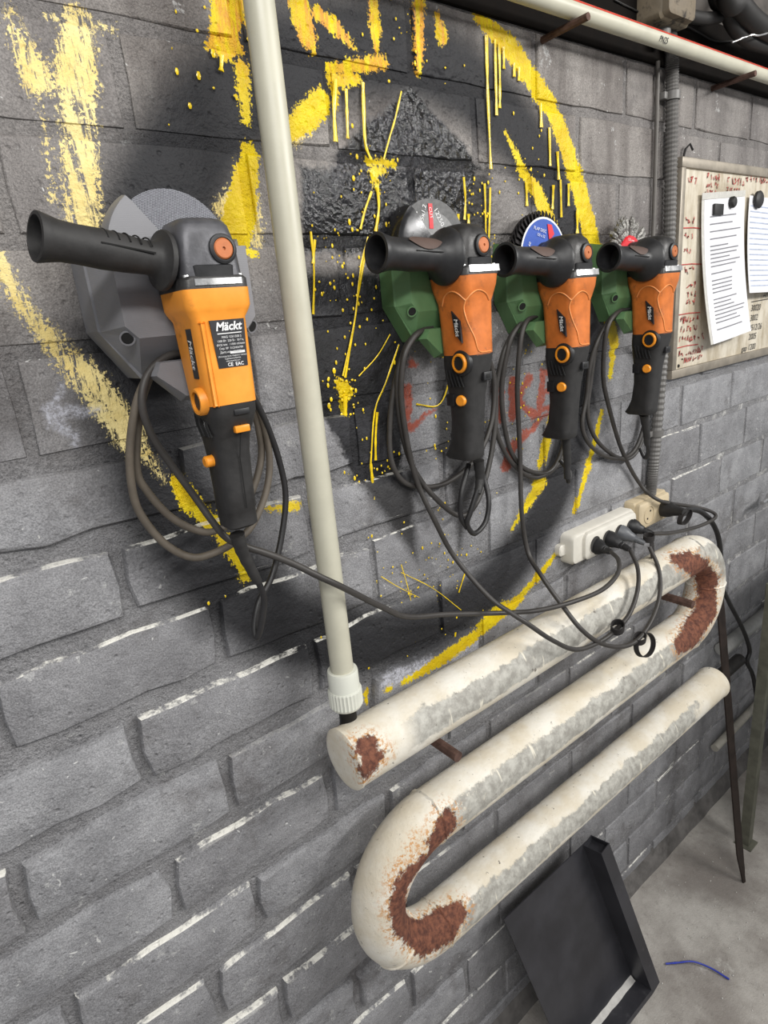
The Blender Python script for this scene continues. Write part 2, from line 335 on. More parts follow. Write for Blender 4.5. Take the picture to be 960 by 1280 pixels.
# ------------------------------------------------------------------ wall
wall = thing('wall_back', (0, 0, 0), 'grey painted brick wall with black and yellow spray mural', None, kind='structure')
bm = B()
nx, nz = 130, 80
def mortar_y(x, z):
    return .0045 + random.uniform(-.0018, .0018) if (x < .66 and z < 1.43) else .0026 + random.uniform(-.0007, .0007)
X0, X1, Z0, Z1 = -0.75, 3.4, -0.02, 2.75
grid = [[bm.verts.new(V(X0 + (X1 - X0) * i / nx, mortar_y(X0 + (X1 - X0) * i / nx, Z0 + (Z1 - Z0) * j / nz), Z0 + (Z1 - Z0) * j / nz)) for i in range(nx + 1)] for j in range(nz + 1)]
for j in range(nz):
    for i in range(nx): bm.faces.new((grid[j][i], grid[j][i + 1], grid[j + 1][i + 1], grid[j + 1][i]))
bk = [bm.verts.new(V(a, .14, b)) for a, b in ((X0, Z0), (X1, Z0), (X1, Z1), (X0, Z1))]
bm.faces.new(bk)
for e0, e1, s in (((0, 0), (0, nx), (bk[0], bk[1])), ((nz, 0), (nz, nx), (bk[3], bk[2]))):
    row = grid[e0[0]]; bm.faces.new([*row, s[1], s[0]])
for i, s in ((0, (bk[0], bk[3])), (nx, (bk[1], bk[2]))):
    bm.faces.new([*[grid[j][i] for j in range(nz + 1)], s[1], s[0]])
mo = obj('mortar', bm, M_MORTAR, wall, smooth=60)
_slot = {}
for f in mo.data.polygons:
    c = f.center
    if len(f.vertices) == 4 and c.y < .02 and in_mural(c.x, c.z):
        m_ = mural_tile(c.x, c.z, True)
        if m_.name not in _slot: _slot[m_.name] = len(mo.data.materials); mo.data.materials.append(m_)
        f.material_index = _slot[m_.name]
# joint centre heights, top to bottom, and where the upright joints fall in each course
JZ = [2.020, 1.918, 1.819, 1.718, 1.617, 1.507, 1.408, 1.302, 1.190, 1.079, .965, .855, .742, .630, .520, .410, .300, .190, .082, -.03]
JX = [.144, .260, .128, .250, .096, .240, .152, .251, .125, .222, .124, .230, .145, .240, .120, .235, .130, .245, .125]
def brick(x0, x1, z0, z1, proud, bev, wob):
    bm = B(); pts = []
    for a, b, c in (((x0, z0), (x1, z0), 5), ((x1, z0), (x1, z1), 2), ((x1, z1), (x0, z1), 5), ((x0, z1), (x0, z0), 2)):
        for k in range(c):
            t = k / c; j = wob if 0 < k else wob * .8
            pts.append((a[0] + (b[0] - a[0]) * t + random.uniform(-j, j), a[1] + (b[1] - a[1]) * t + random.uniform(-j, j)))
    # knock the corners back a little
    for q in (0, 5, 7, 12):
        c = ((x0 + x1) / 2, (z0 + z1) / 2); k = random.uniform(.01, .05) if wob > .002 else .008
        pts[q] = (pts[q][0] + (c[0] - pts[q][0]) * k * .5, pts[q][1] + (c[1] - pts[q][1]) * k)
    cx, cz = (x0 + x1) / 2, (z0 + z1) / 2
    def ring(ins, yy):
        out = []
        for px_, pz_ in pts:
            fx = 1 - ins / max(abs(px_ - cx), .03) if abs(px_ - cx) > (x1 - x0) * .46 else 1
            fz = 1 - ins / max(abs(pz_ - cz), .02)
            out.append(V(cx + (px_ - cx) * fx, yy, cz + (pz_ - cz) * fz))
        return out
    tilt = random.uniform(-.0012, .0012)
    f = ring(bev, -proud)
    for v in f: v.y += tilt * (v.x - cx) / .12 + random.uniform(-.0006, .0006)
    loft(bm, [ring(0, .03), ring(0, -proud + bev * .9), ring(bev * .35, -proud + bev * .25), f], cap0=False)
    return bm
PITCH = .2555
for r in range(len(JZ) - 1):
    zt, zb = JZ[r], JZ[r + 1]; rough_part = zb < 1.42
    xs = JX[r] - PITCH * (4 if r % 2 else 4)
    while xs < 2.72:
        x0, x1 = xs, xs + PITCH; xs += PITCH
        if x1 < -.42: continue
        left = (x0 + x1) / 2 < .62
        if rough_part:
            jt = .013 if left else .007; proud = random.uniform(.0035, .008) if left else random.uniform(-.0002, .0022)
            bev = .0060 if left else .003; wob = .0045 if left else .002
        else:
            jt = .0072; proud = random.uniform(-.0010, .0006); bev = .0022; wob = .0015
        gx = .006
        cxm, czm = (x0 + x1) / 2, (zt + zb) / 2
        mur = math.hypot(cxm - .63, czm - 1.528) < .72 or (cxm < .45 and czm > 1.28)
        obj('brick', brick(x0 + gx, x1 - gx, zb + jt, zt - jt, proud, bev, wob), mural_tile(cxm, czm, False) if mur else M_BRICK, wall, smooth=30)
tag(wall, None, None)

# raised runs and flicks of wet paint: too small and many to pick apart
M_DRIP = plain('yellow_gloss_paint', (230, 196, 18), .25, var=.2, scale=90, bump=.05)
bm = B()
def drip(pts, r0, r1):
    P = catmull([V(a, -.0022, b) for a, b in pts], 4)
    rad = [r0 + (r1 - r0) * i / (len(P) - 1) for i in range(len(P))]
    rad = [q * random.uniform(.75, 1.25) for q in rad]; rad[-1] = max(rad[-1], r0) * 1.15
    rings = tube(bm, P, rad, 6)
    for rg in rings:
        for v in rg: v.co.y = -.0030 + (v.co.y + .0022) * .45
for pts, r0, r1 in (
 ([(0.8004, 1.9902), (0.7993, 1.9147), (0.8007, 1.8169)], .0030, .0018), ([(0.819, 1.9881), (0.818, 1.9374), (0.8173, 1.8904)], .0026, .0022), ([(0.8275, 1.9844), (0.8269, 1.9385), (0.825, 1.9007)], .0026, .0022),
 ([(0.8379, 1.9809), (0.8365, 1.9532)], .0028, .002), ([(0.8605, 1.9636), (0.8598, 1.9457)], .0028, .002), ([(0.8715, 1.9598), (0.8708, 1.9418)], .0028, .002), ([(0.9223, 1.9172), (0.9236, 1.8837)], .0032, .003),
 ([(0.9441, 1.8854), (0.9453, 1.8294)], .0028, .0022), ([(0.9648, 1.852), (0.9687, 1.8102)], .0034, .0028), ([(0.9731, 1.8104), (0.9749, 1.7521)], .0026, .002), ([(0.9953, 1.8052), (0.9952, 1.7702)], .0028, .002), ([(1.0206, 1.7656), (1.0208, 1.7267)], .004, .002),
 ([(0.5245, 1.9014), (0.5172, 1.8661), (0.5149, 1.8324)], .003, .0022), ([(0.5391, 1.8928), (0.537, 1.8681), (0.5342, 1.8374)], .0022, .0018), ([(0.5667, 1.9031), (0.5639, 1.8707), (0.5619, 1.834), (0.5688, 1.8159)], .0026, .0018),
 ([(0.5756, 1.7828), (0.5754, 1.7583), (0.5663, 1.7284)], .0028, .0018), ([(0.5655, 1.7776), (0.5521, 1.7558), (0.5409, 1.7313)], .0018, .0014), ([(0.6304, 1.9006), (0.6155, 1.8665), (0.605, 1.8467), (0.5906, 1.8172)], .0014, .0012),
 ([(0.5531, 1.7214), (0.5366, 1.6864), (0.5191, 1.6245), (0.4908, 1.543)], .0018, .0014), ([(0.5448, 1.6984), (0.5262, 1.648), (0.5128, 1.6071), (0.4871, 1.5457)], .0012, .001), ([(0.4874, 1.5183), (0.4838, 1.491), (0.4806, 1.4677)], .0036, .003),
 ([(0.5909, 1.5771), (0.5594, 1.5249), (0.536, 1.4892), (0.5196, 1.4152)], .0014, .0012), ([(0.5196, 1.4152), (0.5194, 1.3897), (0.5188, 1.36)], .0022, .002), ([(0.5402, 1.4873), (0.5331, 1.4532), (0.5289, 1.4181)], .002, .0016), ([(0.4625, 1.7282), (0.4603, 1.6808), (0.4514, 1.6293)], .0016, .0012),
 ([(0.6936, 1.5463), (0.6812, 1.5008), (0.6584, 1.4779), (0.616, 1.4871)], .0014, .0010), ([(0.713, 1.4745), (0.7, 1.448), (0.6873, 1.4241)], .0020, .0014), ([(0.4718, 1.493), (0.4588, 1.4673)], .0014, .001),
 ([(0.3568, 1.3903), (0.3551, 1.3727)], .004, .003), ([(0.3771, 1.3872), (0.3743, 1.3535)], .005, .004), ([(0.7408, 1.8031), (0.742, 1.7729), (0.7383, 1.7454)], .0018, .002), ([(0.7253, 1.7529), (0.7251, 1.7287)], .0026, .002), ([(0.7474, 1.7533), (0.7465, 1.7399)], .0026, .002),
 ([(0.7852, 1.7964), (0.785, 1.763), (0.7827, 1.694)], .0020, .0014), ([(0.7975, 1.7913), (0.7927, 1.7403), (0.7856, 1.6821)], .0018, .0014), ([(0.9534, 1.801), (0.9508, 1.7642)], .0030, .0016), ([(0.8832, 1.8028), (0.884, 1.7675)], .0030, .002), ([(0.9013, 1.8036), (0.9066, 1.7717)], .0026, .002),
 ([(0.5179, 1.235), (0.5549, 1.2013), (0.6286, 1.142)], .0007, .0005), ([(0.5592, 1.2416), (0.5705, 1.1885), (0.5802, 1.1114)], .0008, .0005), ([(0.5578, 1.2283), (0.6226, 1.1771), (0.6841, 1.1131)], .0006, .0005), ([(0.699, 1.1804), (0.6808, 1.1485)], .0014, .001), ([(0.6673, 1.0755), (0.6612, 1.0492)], .0016, .001),
 ([(0.3744, 1.9056), (0.3706, 1.8901)], .003, .0018), ([(0.514, 1.5422), (0.5496, 1.5657), (0.5762, 1.593)], .0009, .0007), ([(0.9499, 1.5289), (0.94, 1.4874)], .004, .003), ([(0.4671, 1.7188), (0.4605, 1.6904)], .0022, .0014), ([(0.3279, 1.4347), (0.3252, 1.4193)], .0022, .002)):
    drip(pts, r0, r1)
def fleck(px_, pz_, r):
    k = 6; c = bm.verts.new(V(px_, -.0036, pz_)); st = random.uniform(.8, 1.9)
    rg = [bm.verts.new(V(px_ + r * math.cos(6.283 * q / k), -.0020, pz_ + st * r * math.sin(6.283 * q / k))) for q in range(k)]
    for q in range(k): bm.faces.new((c, rg[q], rg[(q + 1) % k]))
for (cx, cz), sd, cnt, rmax in (([(0.4882, 1.5237)][0], .018, 40, .003), ([(0.5738, 1.7681)][0], .035, 40, .0025), ([(0.544, 1.6365)][0], .05, 60, .0022), ([(0.5209, 1.3893)][0], .03, 40, .0022), ([(0.588, 1.1895)][0], .06, 70, .0020),
 ([(0.7753, 1.7515)][0], .03, 40, .0022), ([(0.8911, 1.8008)][0], .05, 30, .0020), ([(0.3391, 1.8934)][0], .03, 16, .003), ([(0.8804, 1.4529)][0], .06, 50, .0022), ([(0.6698, 1.4078)][0], .05, 30, .002), ([(0.241, 1.3302)][0], .03, 10, .002),
 ([(0.6509, 1.9625)][0], .04, 25, .0025), ([(0.4963, 1.6796)][0], .03, 30, .002), ([(0.6641, 1.2291)][0], .05, 30, .0018), ([(0.3954, 1.2521)][0], .03, 8, .002)):
    for _ in range(cnt): fleck(cx + random.gauss(0, sd), cz + random.gauss(0, sd * 1.2), random.uniform(.0006, rmax))
o = obj('paint_drips', bm, M_DRIP, wall, smooth=60); o['kind'] = 'stuff'

# dark lintel beam under the overhead pipe, wall above it
M_BEAM = plain('dark_oily_timber', (18, 15, 13), .9, var=.3, scale=30, bump=.4, dirt=(10, 9, 8), dirt_amt=.4, spec=.1)
bm = B(); box(bm, (-.75, -.004, 2.016), (3.4, .05, 2.118), .003)
tag(obj('trim_1', bm, M_BEAM), 'dark timber beam set in the wall above the bricks', None, kind='structure')
M_RENDER = plain('dusty_render', (86, 81, 77), .85, var=.25, scale=14, bump=.8, dirt=(46, 43, 40), dirt_amt=.5, dirt_scale=5)
bm = B(); box(bm, (-.75, -.001, 2.119), (3.4, .05, 2.75), .002)
tag(obj('wall_upper', bm, M_RENDER), 'grey rendered strip of wall above the beam', None, kind='structure')

# floor
n = NB('dusty_concrete'); p = n.geo()
a = n.noise(p, 3.2, 7, .65); b = n.noise(p, 45, 8, .75); c = n.noise(p, 260, 3, .7)
fc = n.mix(n.step(a, .35, .68), lin((142, 136, 131)), lin((198, 194, 188)))
fc = n.mix(n.step(b, .52, .72, 0, .5), fc, lin((118, 113, 108)))
fc = n.mix(n.step(n.noise(p, 9, 8, .7), .60, .72, 0, .7), fc, lin((204, 202, 197)))
fc = n.mix(n.step(c, .66, .74, 0, .8), fc, lin((226, 224, 220)))
M_FLOOR = n.fin(fc, .9, 0, n.bump(n.math('ADD', b, c), .6, .003), .2)
bm = B(); box(bm, (-1.2, -3.0, -.06), (3.6, .14, 0))
tag(obj('floor', bm, M_FLOOR, smooth=0), 'dusty grey concrete workshop floor', None, kind='structure')
# rough cement fillet at the foot of the wall
M_CEM = plain('rough_cement', (104, 101, 99), .9, var=.25, scale=25, bump=1.0, dirt=(72, 69, 67), dirt_amt=.5, dirt_scale=9)
bm = B(); secs = []
for i in range(90):
    x = -.7 + 4.0 * i / 89; k = .62 * random.uniform(.93, 1.07)
    secs.append([V(x, .004, -.01), V(x, .004, .085 * k), V(x, -.010 * k, .062 * k), V(x, -.017 * k, .032), V(x, -.030 * k, .010), V(x, -.040 * k, -.01)])
loft(bm, secs)
tag(obj('baseboard_back', bm, M_CEM, smooth=50), 'rough cement fillet along the foot of the wall', None, kind='structure')
# ceiling
M_CEIL = plain('sooty_ceiling', (60, 55, 50), .9, var=.3, scale=6, bump=.4)
bm = B(); box(bm, (-1.2, -3.0, 2.76), (3.6, .14, 2.84))
tag(obj('ceiling', bm, M_CEIL, smooth=0), 'dark sooty workshop ceiling', None, kind='structure')

# ------------------------------------------------------------------ heating register
n = NB('flaking_cream_paint'); p = n.geo(); x, y, z = n.sep(p)[:3]; nz = n.sep(n.geo('Normal'))[2]
w1 = n.math('MULTIPLY', n.math('SUBTRACT', n.noise(p, 34, 8, .72), .5), .62)
w2 = n.math('MULTIPLY', n.math('SUBTRACT', n.noise(p, 9, 5, .6), .5), .5)
k = n.math('ADD', nz, n.math('ADD', w1, w2))
cream = n.mix(n.step(n.noise(p, 12, 6), .35, .68), lin((214, 204, 184)), lin((232, 228, 218)))
cream = n.mix(n.step(n.noise(p, 150, 4, .7), .62, .72, 0, .55), cream, lin((150, 138, 116)))
grey = n.mix(n.step(n.noise(p, 60, 8, .7), .36, .66), lin((150, 147, 140)), lin((190, 188, 180)))
gm = n.math('MULTIPLY', n.step(k, .74, .66), n.step(k, -.24, -.14))
straight = n.math('MULTIPLY', n.step(n.math('ADD', x, w1), .47, .52), n.step(n.math('ADD', x, n.math('MULTIPLY', w1, .3)), 1.36, 1.31))
capz = n.math('MULTIPLY', n.step(x, .43, .47), n.step(z, .95, .98))
gm = n.math('MULTIPLY', gm, n.math('MAXIMUM', straight, capz))
runs = n.step(n.noise(n.vm('MULTIPLY', p, (1, .12, .12)), 62, 4, .5), .62, .66)
grey = n.mix(n.math('MULTIPLY', runs, n.step(n.noise(p, 16, 3), .45, .55)), grey, lin((226, 220, 204)))
col = n.mix(gm, cream, grey)
col = n.mix(n.step(n.noise(p, 75, 6, .65), .665, .70), col, lin((112, 106, 98)))
RUST = [((0.3724, -0.1276, 1.0693), (0.3693, -0.1385, 1.0452), .015, .014), ((0.3803, -0.1279, 1.069), (0.388, -0.1368, 1.0527), .010, .010),
 ((1.2017, -0.1242, 1.0726), (1.2474, -0.1365, 1.0536), .016, .024), ((1.2474, -0.1365, 1.0536), (1.3615, -0.1185, 0.969), .024, .024), ((1.3615, -0.1185, 0.969), (1.3522, -0.128, 0.8934), .024, .024), ((1.3522, -0.128, 0.8934), (1.2733, -0.1351, 0.8659), .026, .030), ((1.2733, -0.1351, 0.8659), (1.2152, -0.1356, 0.8644), .028, .018),
 ((0.502, -0.1365, 0.8617), (0.4746, -0.1387, 0.8449), .018, .018), ((0.4746, -0.1387, 0.8449), (0.4519, -0.133, 0.813), .012, .014), ((0.4441, -0.1376, 0.8257), (0.4112, -0.1379, 0.8197), .014, .014), ((0.4112, -0.1379, 0.8197), (0.3966, -0.138, 0.8002), .014, .015), ((0.3966, -0.138, 0.8002), (0.3921, -0.1372, 0.7524), .015, .018), ((0.3959, -0.1359, 0.748), (0.44, -0.1289, 0.6665), .020, .024), ((0.44, -0.1289, 0.6665), (0.4863, -0.1272, 0.6494), .026, .028), ((0.4863, -0.1272, 0.6494), (0.5176, -0.1256, 0.6501), .026, .018)]
last3 = [None]
def cap3(lst, PP):
    d = None
    for a, b, ra, rb in lst:
        A, Bv = Vector(a), Vector(b); e = Bv - A; L2 = e.length_squared
        PQ = PP if last3[0] is None else n.vm('MULTIPLY_ADD', last3[0], (1e-9, 1e-9, 0), PP)
        pa = n.vm('SUBTRACT', PQ, tuple(A)); h = n.math('MULTIPLY', n.vm('DOT_PRODUCT', pa, tuple(e / L2)), 1.0, clamp=True)
        q = n.math('SUBTRACT', n.vm('LENGTH', n.vm('MULTIPLY_ADD', h, tuple(-e), pa)), n.math('MULTIPLY_ADD', h, rb - ra, ra))
        d = q if d is None else n.math('MINIMUM', d, q); last3[0] = d
    return d
PW3 = n.vm('ADD', p, n.vm('MULTIPLY', n.vm('SUBTRACT', n.noise(p, 60, 6, .75, True), (.5, .5, .5)), (.05, .03, .05)))
rd = cap3(RUST, PW3)
hal2 = n.math('MULTIPLY', n.step(cap3([((0.4444, -0.1305, 0.8633), (0.3975, -0.1315, 0.8296), .012, .018), ((0.3975, -0.1315, 0.8296), (0.3751, -0.1352, 0.7807), .018, .012), ((1.3002, -0.062, 0.8804), (1.3631, -0.0718, 0.9233), .010, .012)], PW3), .012, -.010), n.step(n.noise(p, 190, 4, .7), .48, .60))
halo = n.math('MULTIPLY', n.step(rd, .026, .002), n.step(n.noise(p, 170, 5, .7), .49, .58))
col = n.mix(n.math('MAXIMUM', halo, hal2), col, lin((196, 142, 84)))
rustc = n.mix(n.step(n.noise(p, 110, 7, .7), .35, .66), lin((82, 50, 42)), lin((132, 84, 64)))
rm = n.step(rd, .004, -.002)
col = n.mix(rm, col, rustc)
hh = n.math('ADD', n.math('MULTIPLY', n.noise(p, 70, 7, .7), 1.0), n.math('MULTIPLY', rm, -.7))
hh = n.math('ADD', hh, n.math('MULTIPLY', gm, -.35))
M_RAD = n.fin(col, n.mix(rm, (.52, .52, .52), (.85, .85, .85)), 0, n.bump(hh, .55, .003), .4)

RY, ZA, ZB, ZC, RA, RC = -.095, 1.040, .848, .622, .0435, .0415
XR, XL, XA0, XC1 = 1.308, .495, .362, 1.487
rad = thing('pipe_radiator', (XL, RY, ZC), 'cream painted serpentine pipe radiator with rusty bends', 'radiator')
path, radii = [], []
def addp(x, z, r): path.append(V(x, RY, z)); radii.append(r)
for i in range(25): addp(XA0 + (XR - XA0) * i / 24, ZA, RA)
hb = (ZA - ZB) / 2
for i in range(1, 24): a = math.pi / 2 - math.pi * i / 24; addp(XR + hb * math.cos(a), ZA - hb + hb * math.sin(a), RA)
for i in range(25): addp(XR + (XL - XR) * i / 24, ZB, RA)
hc = (ZB - ZC) / 2
for i in range(1, 24): a = math.pi / 2 + math.pi * i / 24; addp(XL + hc * math.cos(a), ZB - hc + hc * math.sin(a), RA + (RC - RA) * i / 24)
for i in range(25): addp(XL + (XC1 - XL) * i / 24, ZC, RC)
bm = B(); tube(bm, path, radii, 36, cap=False); obj('pipe', bm, M_RAD, rad, smooth=60, world_co=True)
bm = B(); lathe(bm, [(.004, RA - .001), (0, RA + .001), (-.004, RA + .0012), (-.006, RA - .001), (-.007, RA - .006), (-.0075, 0)], (XA0, RY, ZA), (1, 0, 0), 36, True, True)
obj('end_cap', bm, M_RAD, rad, smooth=35, world_co=True)
bm = B(); lathe(bm, [(-.004, RC - .001), (0, RC + .0015), (.005, RC + .0012), (.007, RC - .003), (.0075, 0)], (XC1, RY, ZC), (1, 0, 0), 36)
obj('end_cap', bm, M_RAD, rad, smooth=35, world_co=True)
def weld(c, d, r):
    bm = B(); d, u, w = frame(d); pts = []
    ring = []
    for k in range(40):
        a = 2 * math.pi * k / 40; rr_ = r + random.uniform(.0002, .0014)
        ring.append(Vector(c) + d * random.uniform(-.0016, .0016) + (u * math.cos(a) + w * math.sin(a)) * rr_)
    secs = []
    for k in range(40):
        q = ring[k]; out = (q - Vector(c)).normalized(); secs.append([q + out * .0012, q + d * .0035 - out * .002, q - d * .0035 - out * .002])
    rings = [[bm.verts.new(v) for v in s] for s in secs]
    for k in range(40):
        A_, B_ = rings[k], rings[(k + 1) % 40]
        for q in range(3): bm.faces.new((A_[q], A_[(q + 1) % 3], B_[(q + 1) % 3], B_[q]))
    return bm
for c, d, r in (((XR, RY, ZA), (1, 0, 0), RA), ((XR, RY, ZB), (1, 0, 0), RA), ((XR + hb, RY, ZA - hb), (0, 0, 1), RA), ((XL, RY, ZB), (1, 0, 0), RA), ((XL, RY, ZC), (1, 0, 0), RC), ((XL - hc * .8, RY, ZC + hc - hc * .6), (-.6, 0, .8), RA - .001)):
    obj('weld_seam', weld(c, d, r), M_RAD, rad, smooth=60, world_co=True)
M_BLACKPIPE = plain('black_steel_pipe', (38, 36, 35), .5, .6, .25, 60, .3, (88, 74, 62), .1)
bm = B(); tube(bm, [V(XC1 + .004, RY, ZC), V(XC1 + .16, RY, ZC)], .0165, 18)
obj('outlet_pipe', bm, M_BLACKPIPE, rad, smooth=50, world_co=True)

# steel bars in the wall that carry the register
M_REBAR = plain('rusty_bar', (96, 74, 66), .75, .5, .35, 70, .6, (58, 40, 34), .4, 30)
def rebar(x, z, y1, r, ribs, label, slope=0.0):
    bm = B(); P, R_ = [], []; L = .03 - y1; m = int(L / .004)
    for i in range(m + 1):
        t = i / m; P.append(V(x + slope * 0, .03 - L * t, z + slope * t)); R_.append(r * (1.12 if ribs and (i % 2) else 1.0))
    tube(bm, P, R_, 10)
    return tag(obj('support_bar', bm, M_REBAR, smooth=30), label, 'steel bar', 'bars that carry the pipe radiator')
rebar(.520, .982, -.150, .0085, False, 'short rusty round bar under the capped end of the radiator')
rebar(1.232, .965, -.150, .0085, True, 'ribbed steel bar inside the right hand bend of the radiator')

# ------------------------------------------------------------------ white riser pipe
M_PPR = plain('off_white_plastic_pipe', (188, 185, 168), .42, var=.05, scale=20, bump=.05, dirt=(176, 168, 138), dirt_amt=.12, dirt_scale=22)
M_PPR2 = plain('white_plastic_fitting', (214, 215, 204), .42, var=.05, scale=20, bump=.05, dirt=(120, 108, 84), dirt_amt=.0, dirt_scale=40)
px_, py_ = .386, -.072
riser = thing('riser_pipe', (px_, py_, 1.075), 'white vertical plastic pipe with ribbed coupling above the radiator', 'pipe')
bm = B(); tube(bm, [V(0, 0, .07), V(0, 0, .4), V(.002, 0, .8), V(.003, 0, 1.6)], .0160, 24); obj('pipe', bm, M_PPR, riser)
bm = B(); lathe(bm, [(.086, .0158), (.086, .0205), (.083, .0215), (.058, .0215), (.056, .0222)], (0, 0, 0), (0, 0, 1), 28, True, True)
c = obj('coupling', bm, M_PPR2, riser, smooth=35)
bm = B()
ring = []
for zz, rr_ in ((.057, .0225), (.055, .0240), (.032, .0240), (.028, .0215), (.0275, .016)):
    ring.append([V((rr_ - (.0012 if (k % 2 and zz < .056 and zz > .03) else 0)) * math.cos(2 * math.pi * k / 56), (rr_ - (.0012 if (k % 2 and zz < .056 and zz > .03) else 0)) * math.sin(2 * math.pi * k / 56), zz) for k in range(56)])
loft(bm, ring); obj('ribbed_nut', bm, M_PPR2, c, smooth=25)
bm = B(); lathe(bm, [(.031, .0125), (.004, .0125), (.000, .0135), (-.016, .0140)], (0, 0, 0), (0, 0, 1), 20); obj('nipple', bm, M_BLACKPIPE, riser)

# ------------------------------------------------------------------ overhead pipe on bars
over = thing('overhead_pipe', (1.0, -.056, 2.024), 'white overhead plastic pipe with a red stripe on steel bars', 'pipe')
M_STRIPE = plain('red_stripe', (196, 66, 50), .45, var=.1)
bm = B(); tube(bm, [V(-1.6 + .1 * i, 0, 0) for i in range(41)], .0125, 24); obj('pipe', bm, M_PPR, over)
bm = B()
a0, a1 = math.radians(150), math.radians(172)   # thin printed band on the upper front of the pipe
secs = []
for xx in (-1.6, 2.4):
    sec = [V(xx, .01262 * math.cos(a), .01262 * math.sin(a)) for a in [math.radians(132 + 6 * q) for q in range(5)]]
    secs.append(sec)
rings = [[bm.verts.new(v) for v in s] for s in secs]
for q in range(4): bm.faces.new((rings[0][q], rings[0][q + 1], rings[1][q + 1], rings[1][q]))
obj('stripe', bm, M_STRIPE, over)
M_INK = plain('dark_print_ink', (52, 52, 52), .6)
text('printing', 'PN25', .012, M_INK, over, (.17, -.0117, -.0055), rot=(math.radians(115), 0, 0), bold=.0001)
for xx, lb in ((.930, 'steel bar under the overhead pipe, left of the corrugated conduit'), (1.487, 'steel bar under the overhead pipe above the whiteboard')):
    bm = B(); tube(bm, [V(xx, .03, 2.003), V(xx, -.03, 2.005), V(xx, -.084, 2.006)], .0055, 8)
    tag(obj('support_bar', bm, M_REBAR), lb, 'steel bar', 'bars that carry the overhead pipe')

# ------------------------------------------------------------------ grinder materials
M_BLK = plain('black_nylon', (34, 34, 36), .48, var=.2, scale=50, bump=.15, dirt=(62, 60, 58), dirt_amt=.05)
M_BLK2 = plain('matt_black_rubber', (40, 39, 39), .62, var=.2, scale=60, bump=.25, dirt=(74, 68, 62), dirt_amt=.08)
M_HEAD = plain('dark_cast_metal', (84, 84, 88), .42, .35, .2, 55, .25, (34, 33, 33), .25, 30)
M_HEAD2 = plain('black_cast_metal', (56, 55, 55), .45, .3, .25, 55, .35, (80, 76, 72), .1, 40)
M_ORA = plain('amber_plastic', (236, 150, 48), .42, var=.08, scale=35, bump=.1, dirt=(150, 92, 40), dirt_amt=.26, dirt_scale=26)
M_ORB = plain('burnt_orange_plastic', (200, 110, 44), .5, var=.14, scale=45, bump=.25, dirt=(120, 74, 44), dirt_amt=.42, dirt_scale=34)
M_ORL = plain('pale_orange_edge', (226, 146, 82), .45, var=.1)  # paler orange for the raised panel outlines
M_BTN = plain('orange_button', (238, 150, 40), .4, var=.06)
M_BTN2 = plain('worn_copper_button', (178, 104, 60), .45, .2, .12, 60, .1, (110, 60, 36), .2)
M_PLATE = plain('black_label', (36, 36, 40), .4, var=.12)
M_WHITE = plain('white_print', (222, 222, 222), .5, var=.06)
M_STEEL = plain('worn_steel', (196, 196, 196), .32, .9, .15, 60, .2, (90, 88, 86), .15, 40)
M_CABLE = plain('dark_rubber_cable', (58, 55, 53), .5, var=.12, scale=40, bump=.1)
M_CABLE_B = plain('dusty_rubber_cable', (94, 86, 76), .62, var=.15, scale=40, bump=.15)
M_CABLE_K = plain('black_rubber_cable', (36, 35, 36), .45, var=.15, scale=40, bump=.1)
M_BROWN = plain('brown_soft_grip', (84, 68, 62), .6, var=.12)
M_HOLE = plain('unlit_bore', (14, 14, 14), .8)  # near-black colour stands in for shade in holes, slots and seams
M_GREYPRINT = plain('grey_printed_plastic', (122, 122, 126), .5, var=.05, scale=30, bump=.1)
M_GREEN = plain('green_printed_plastic', (92, 128, 86), .5, var=.06, scale=30, bump=.1)
# layer lines of the printed plastic
for m_ in (M_GREYPRINT, M_GREEN):
    nt = m_.node_tree; bn = [q for q in nt.nodes if q.type == 'BUMP'][0]
    wv = nt.nodes.new('ShaderNodeTexWave'); wv.bands_direction = 'Z'; wv.inputs['Scale'].default_value = 260; wv.inputs['Distortion'].default_value = 0.5
    tc = nt.nodes.new('ShaderNodeTexCoord'); nt.links.new(tc.outputs['Object'], wv.inputs['Vector']); nt.links.new(wv.outputs[1], bn.inputs['Height'])
    bn.inputs['Strength'].default_value = .12
n = NB('woven_disc'); p = n.obj(); x, y, z = n.sep(p)[:3]
g1 = n.math('SINE', n.math('MULTIPLY', n.math('ADD', x, n.math('MULTIPLY', z, .6)), 2600)); g2 = n.math('SINE', n.math('MULTIPLY', n.math('SUBTRACT', z, n.math('MULTIPLY', x, .6)), 2600))
wv = n.math('MULTIPLY', g1, g2)
M_WEAVE = n.fin(n.mix(n.step(n.math('ADD', wv, n.noise(p, 300, 3)), .0, .9), lin((74, 75, 82)), lin((150, 151, 158))), .7, 0, n.bump(wv, .5, .001))
M_DISC = plain('grey_resin_disc', (96, 96, 96), .6, .1, .3, 160, .4, (60, 58, 56), .2)
M_FLAP = plain('black_abrasive_flap', (34, 30, 32), .8, var=.6, scale=300, bump=1.0)
M_BLUE = plain('blue_paper_label', (38, 78, 168), .45, var=.06)
M_REDP = plain('red_label', (208, 34, 46), .45, var=.06)
M_WIRE = plain('steel_wire_knot', (150, 148, 144), .45, .7, .6, 500, .8, (60, 56, 52), .25, 120)

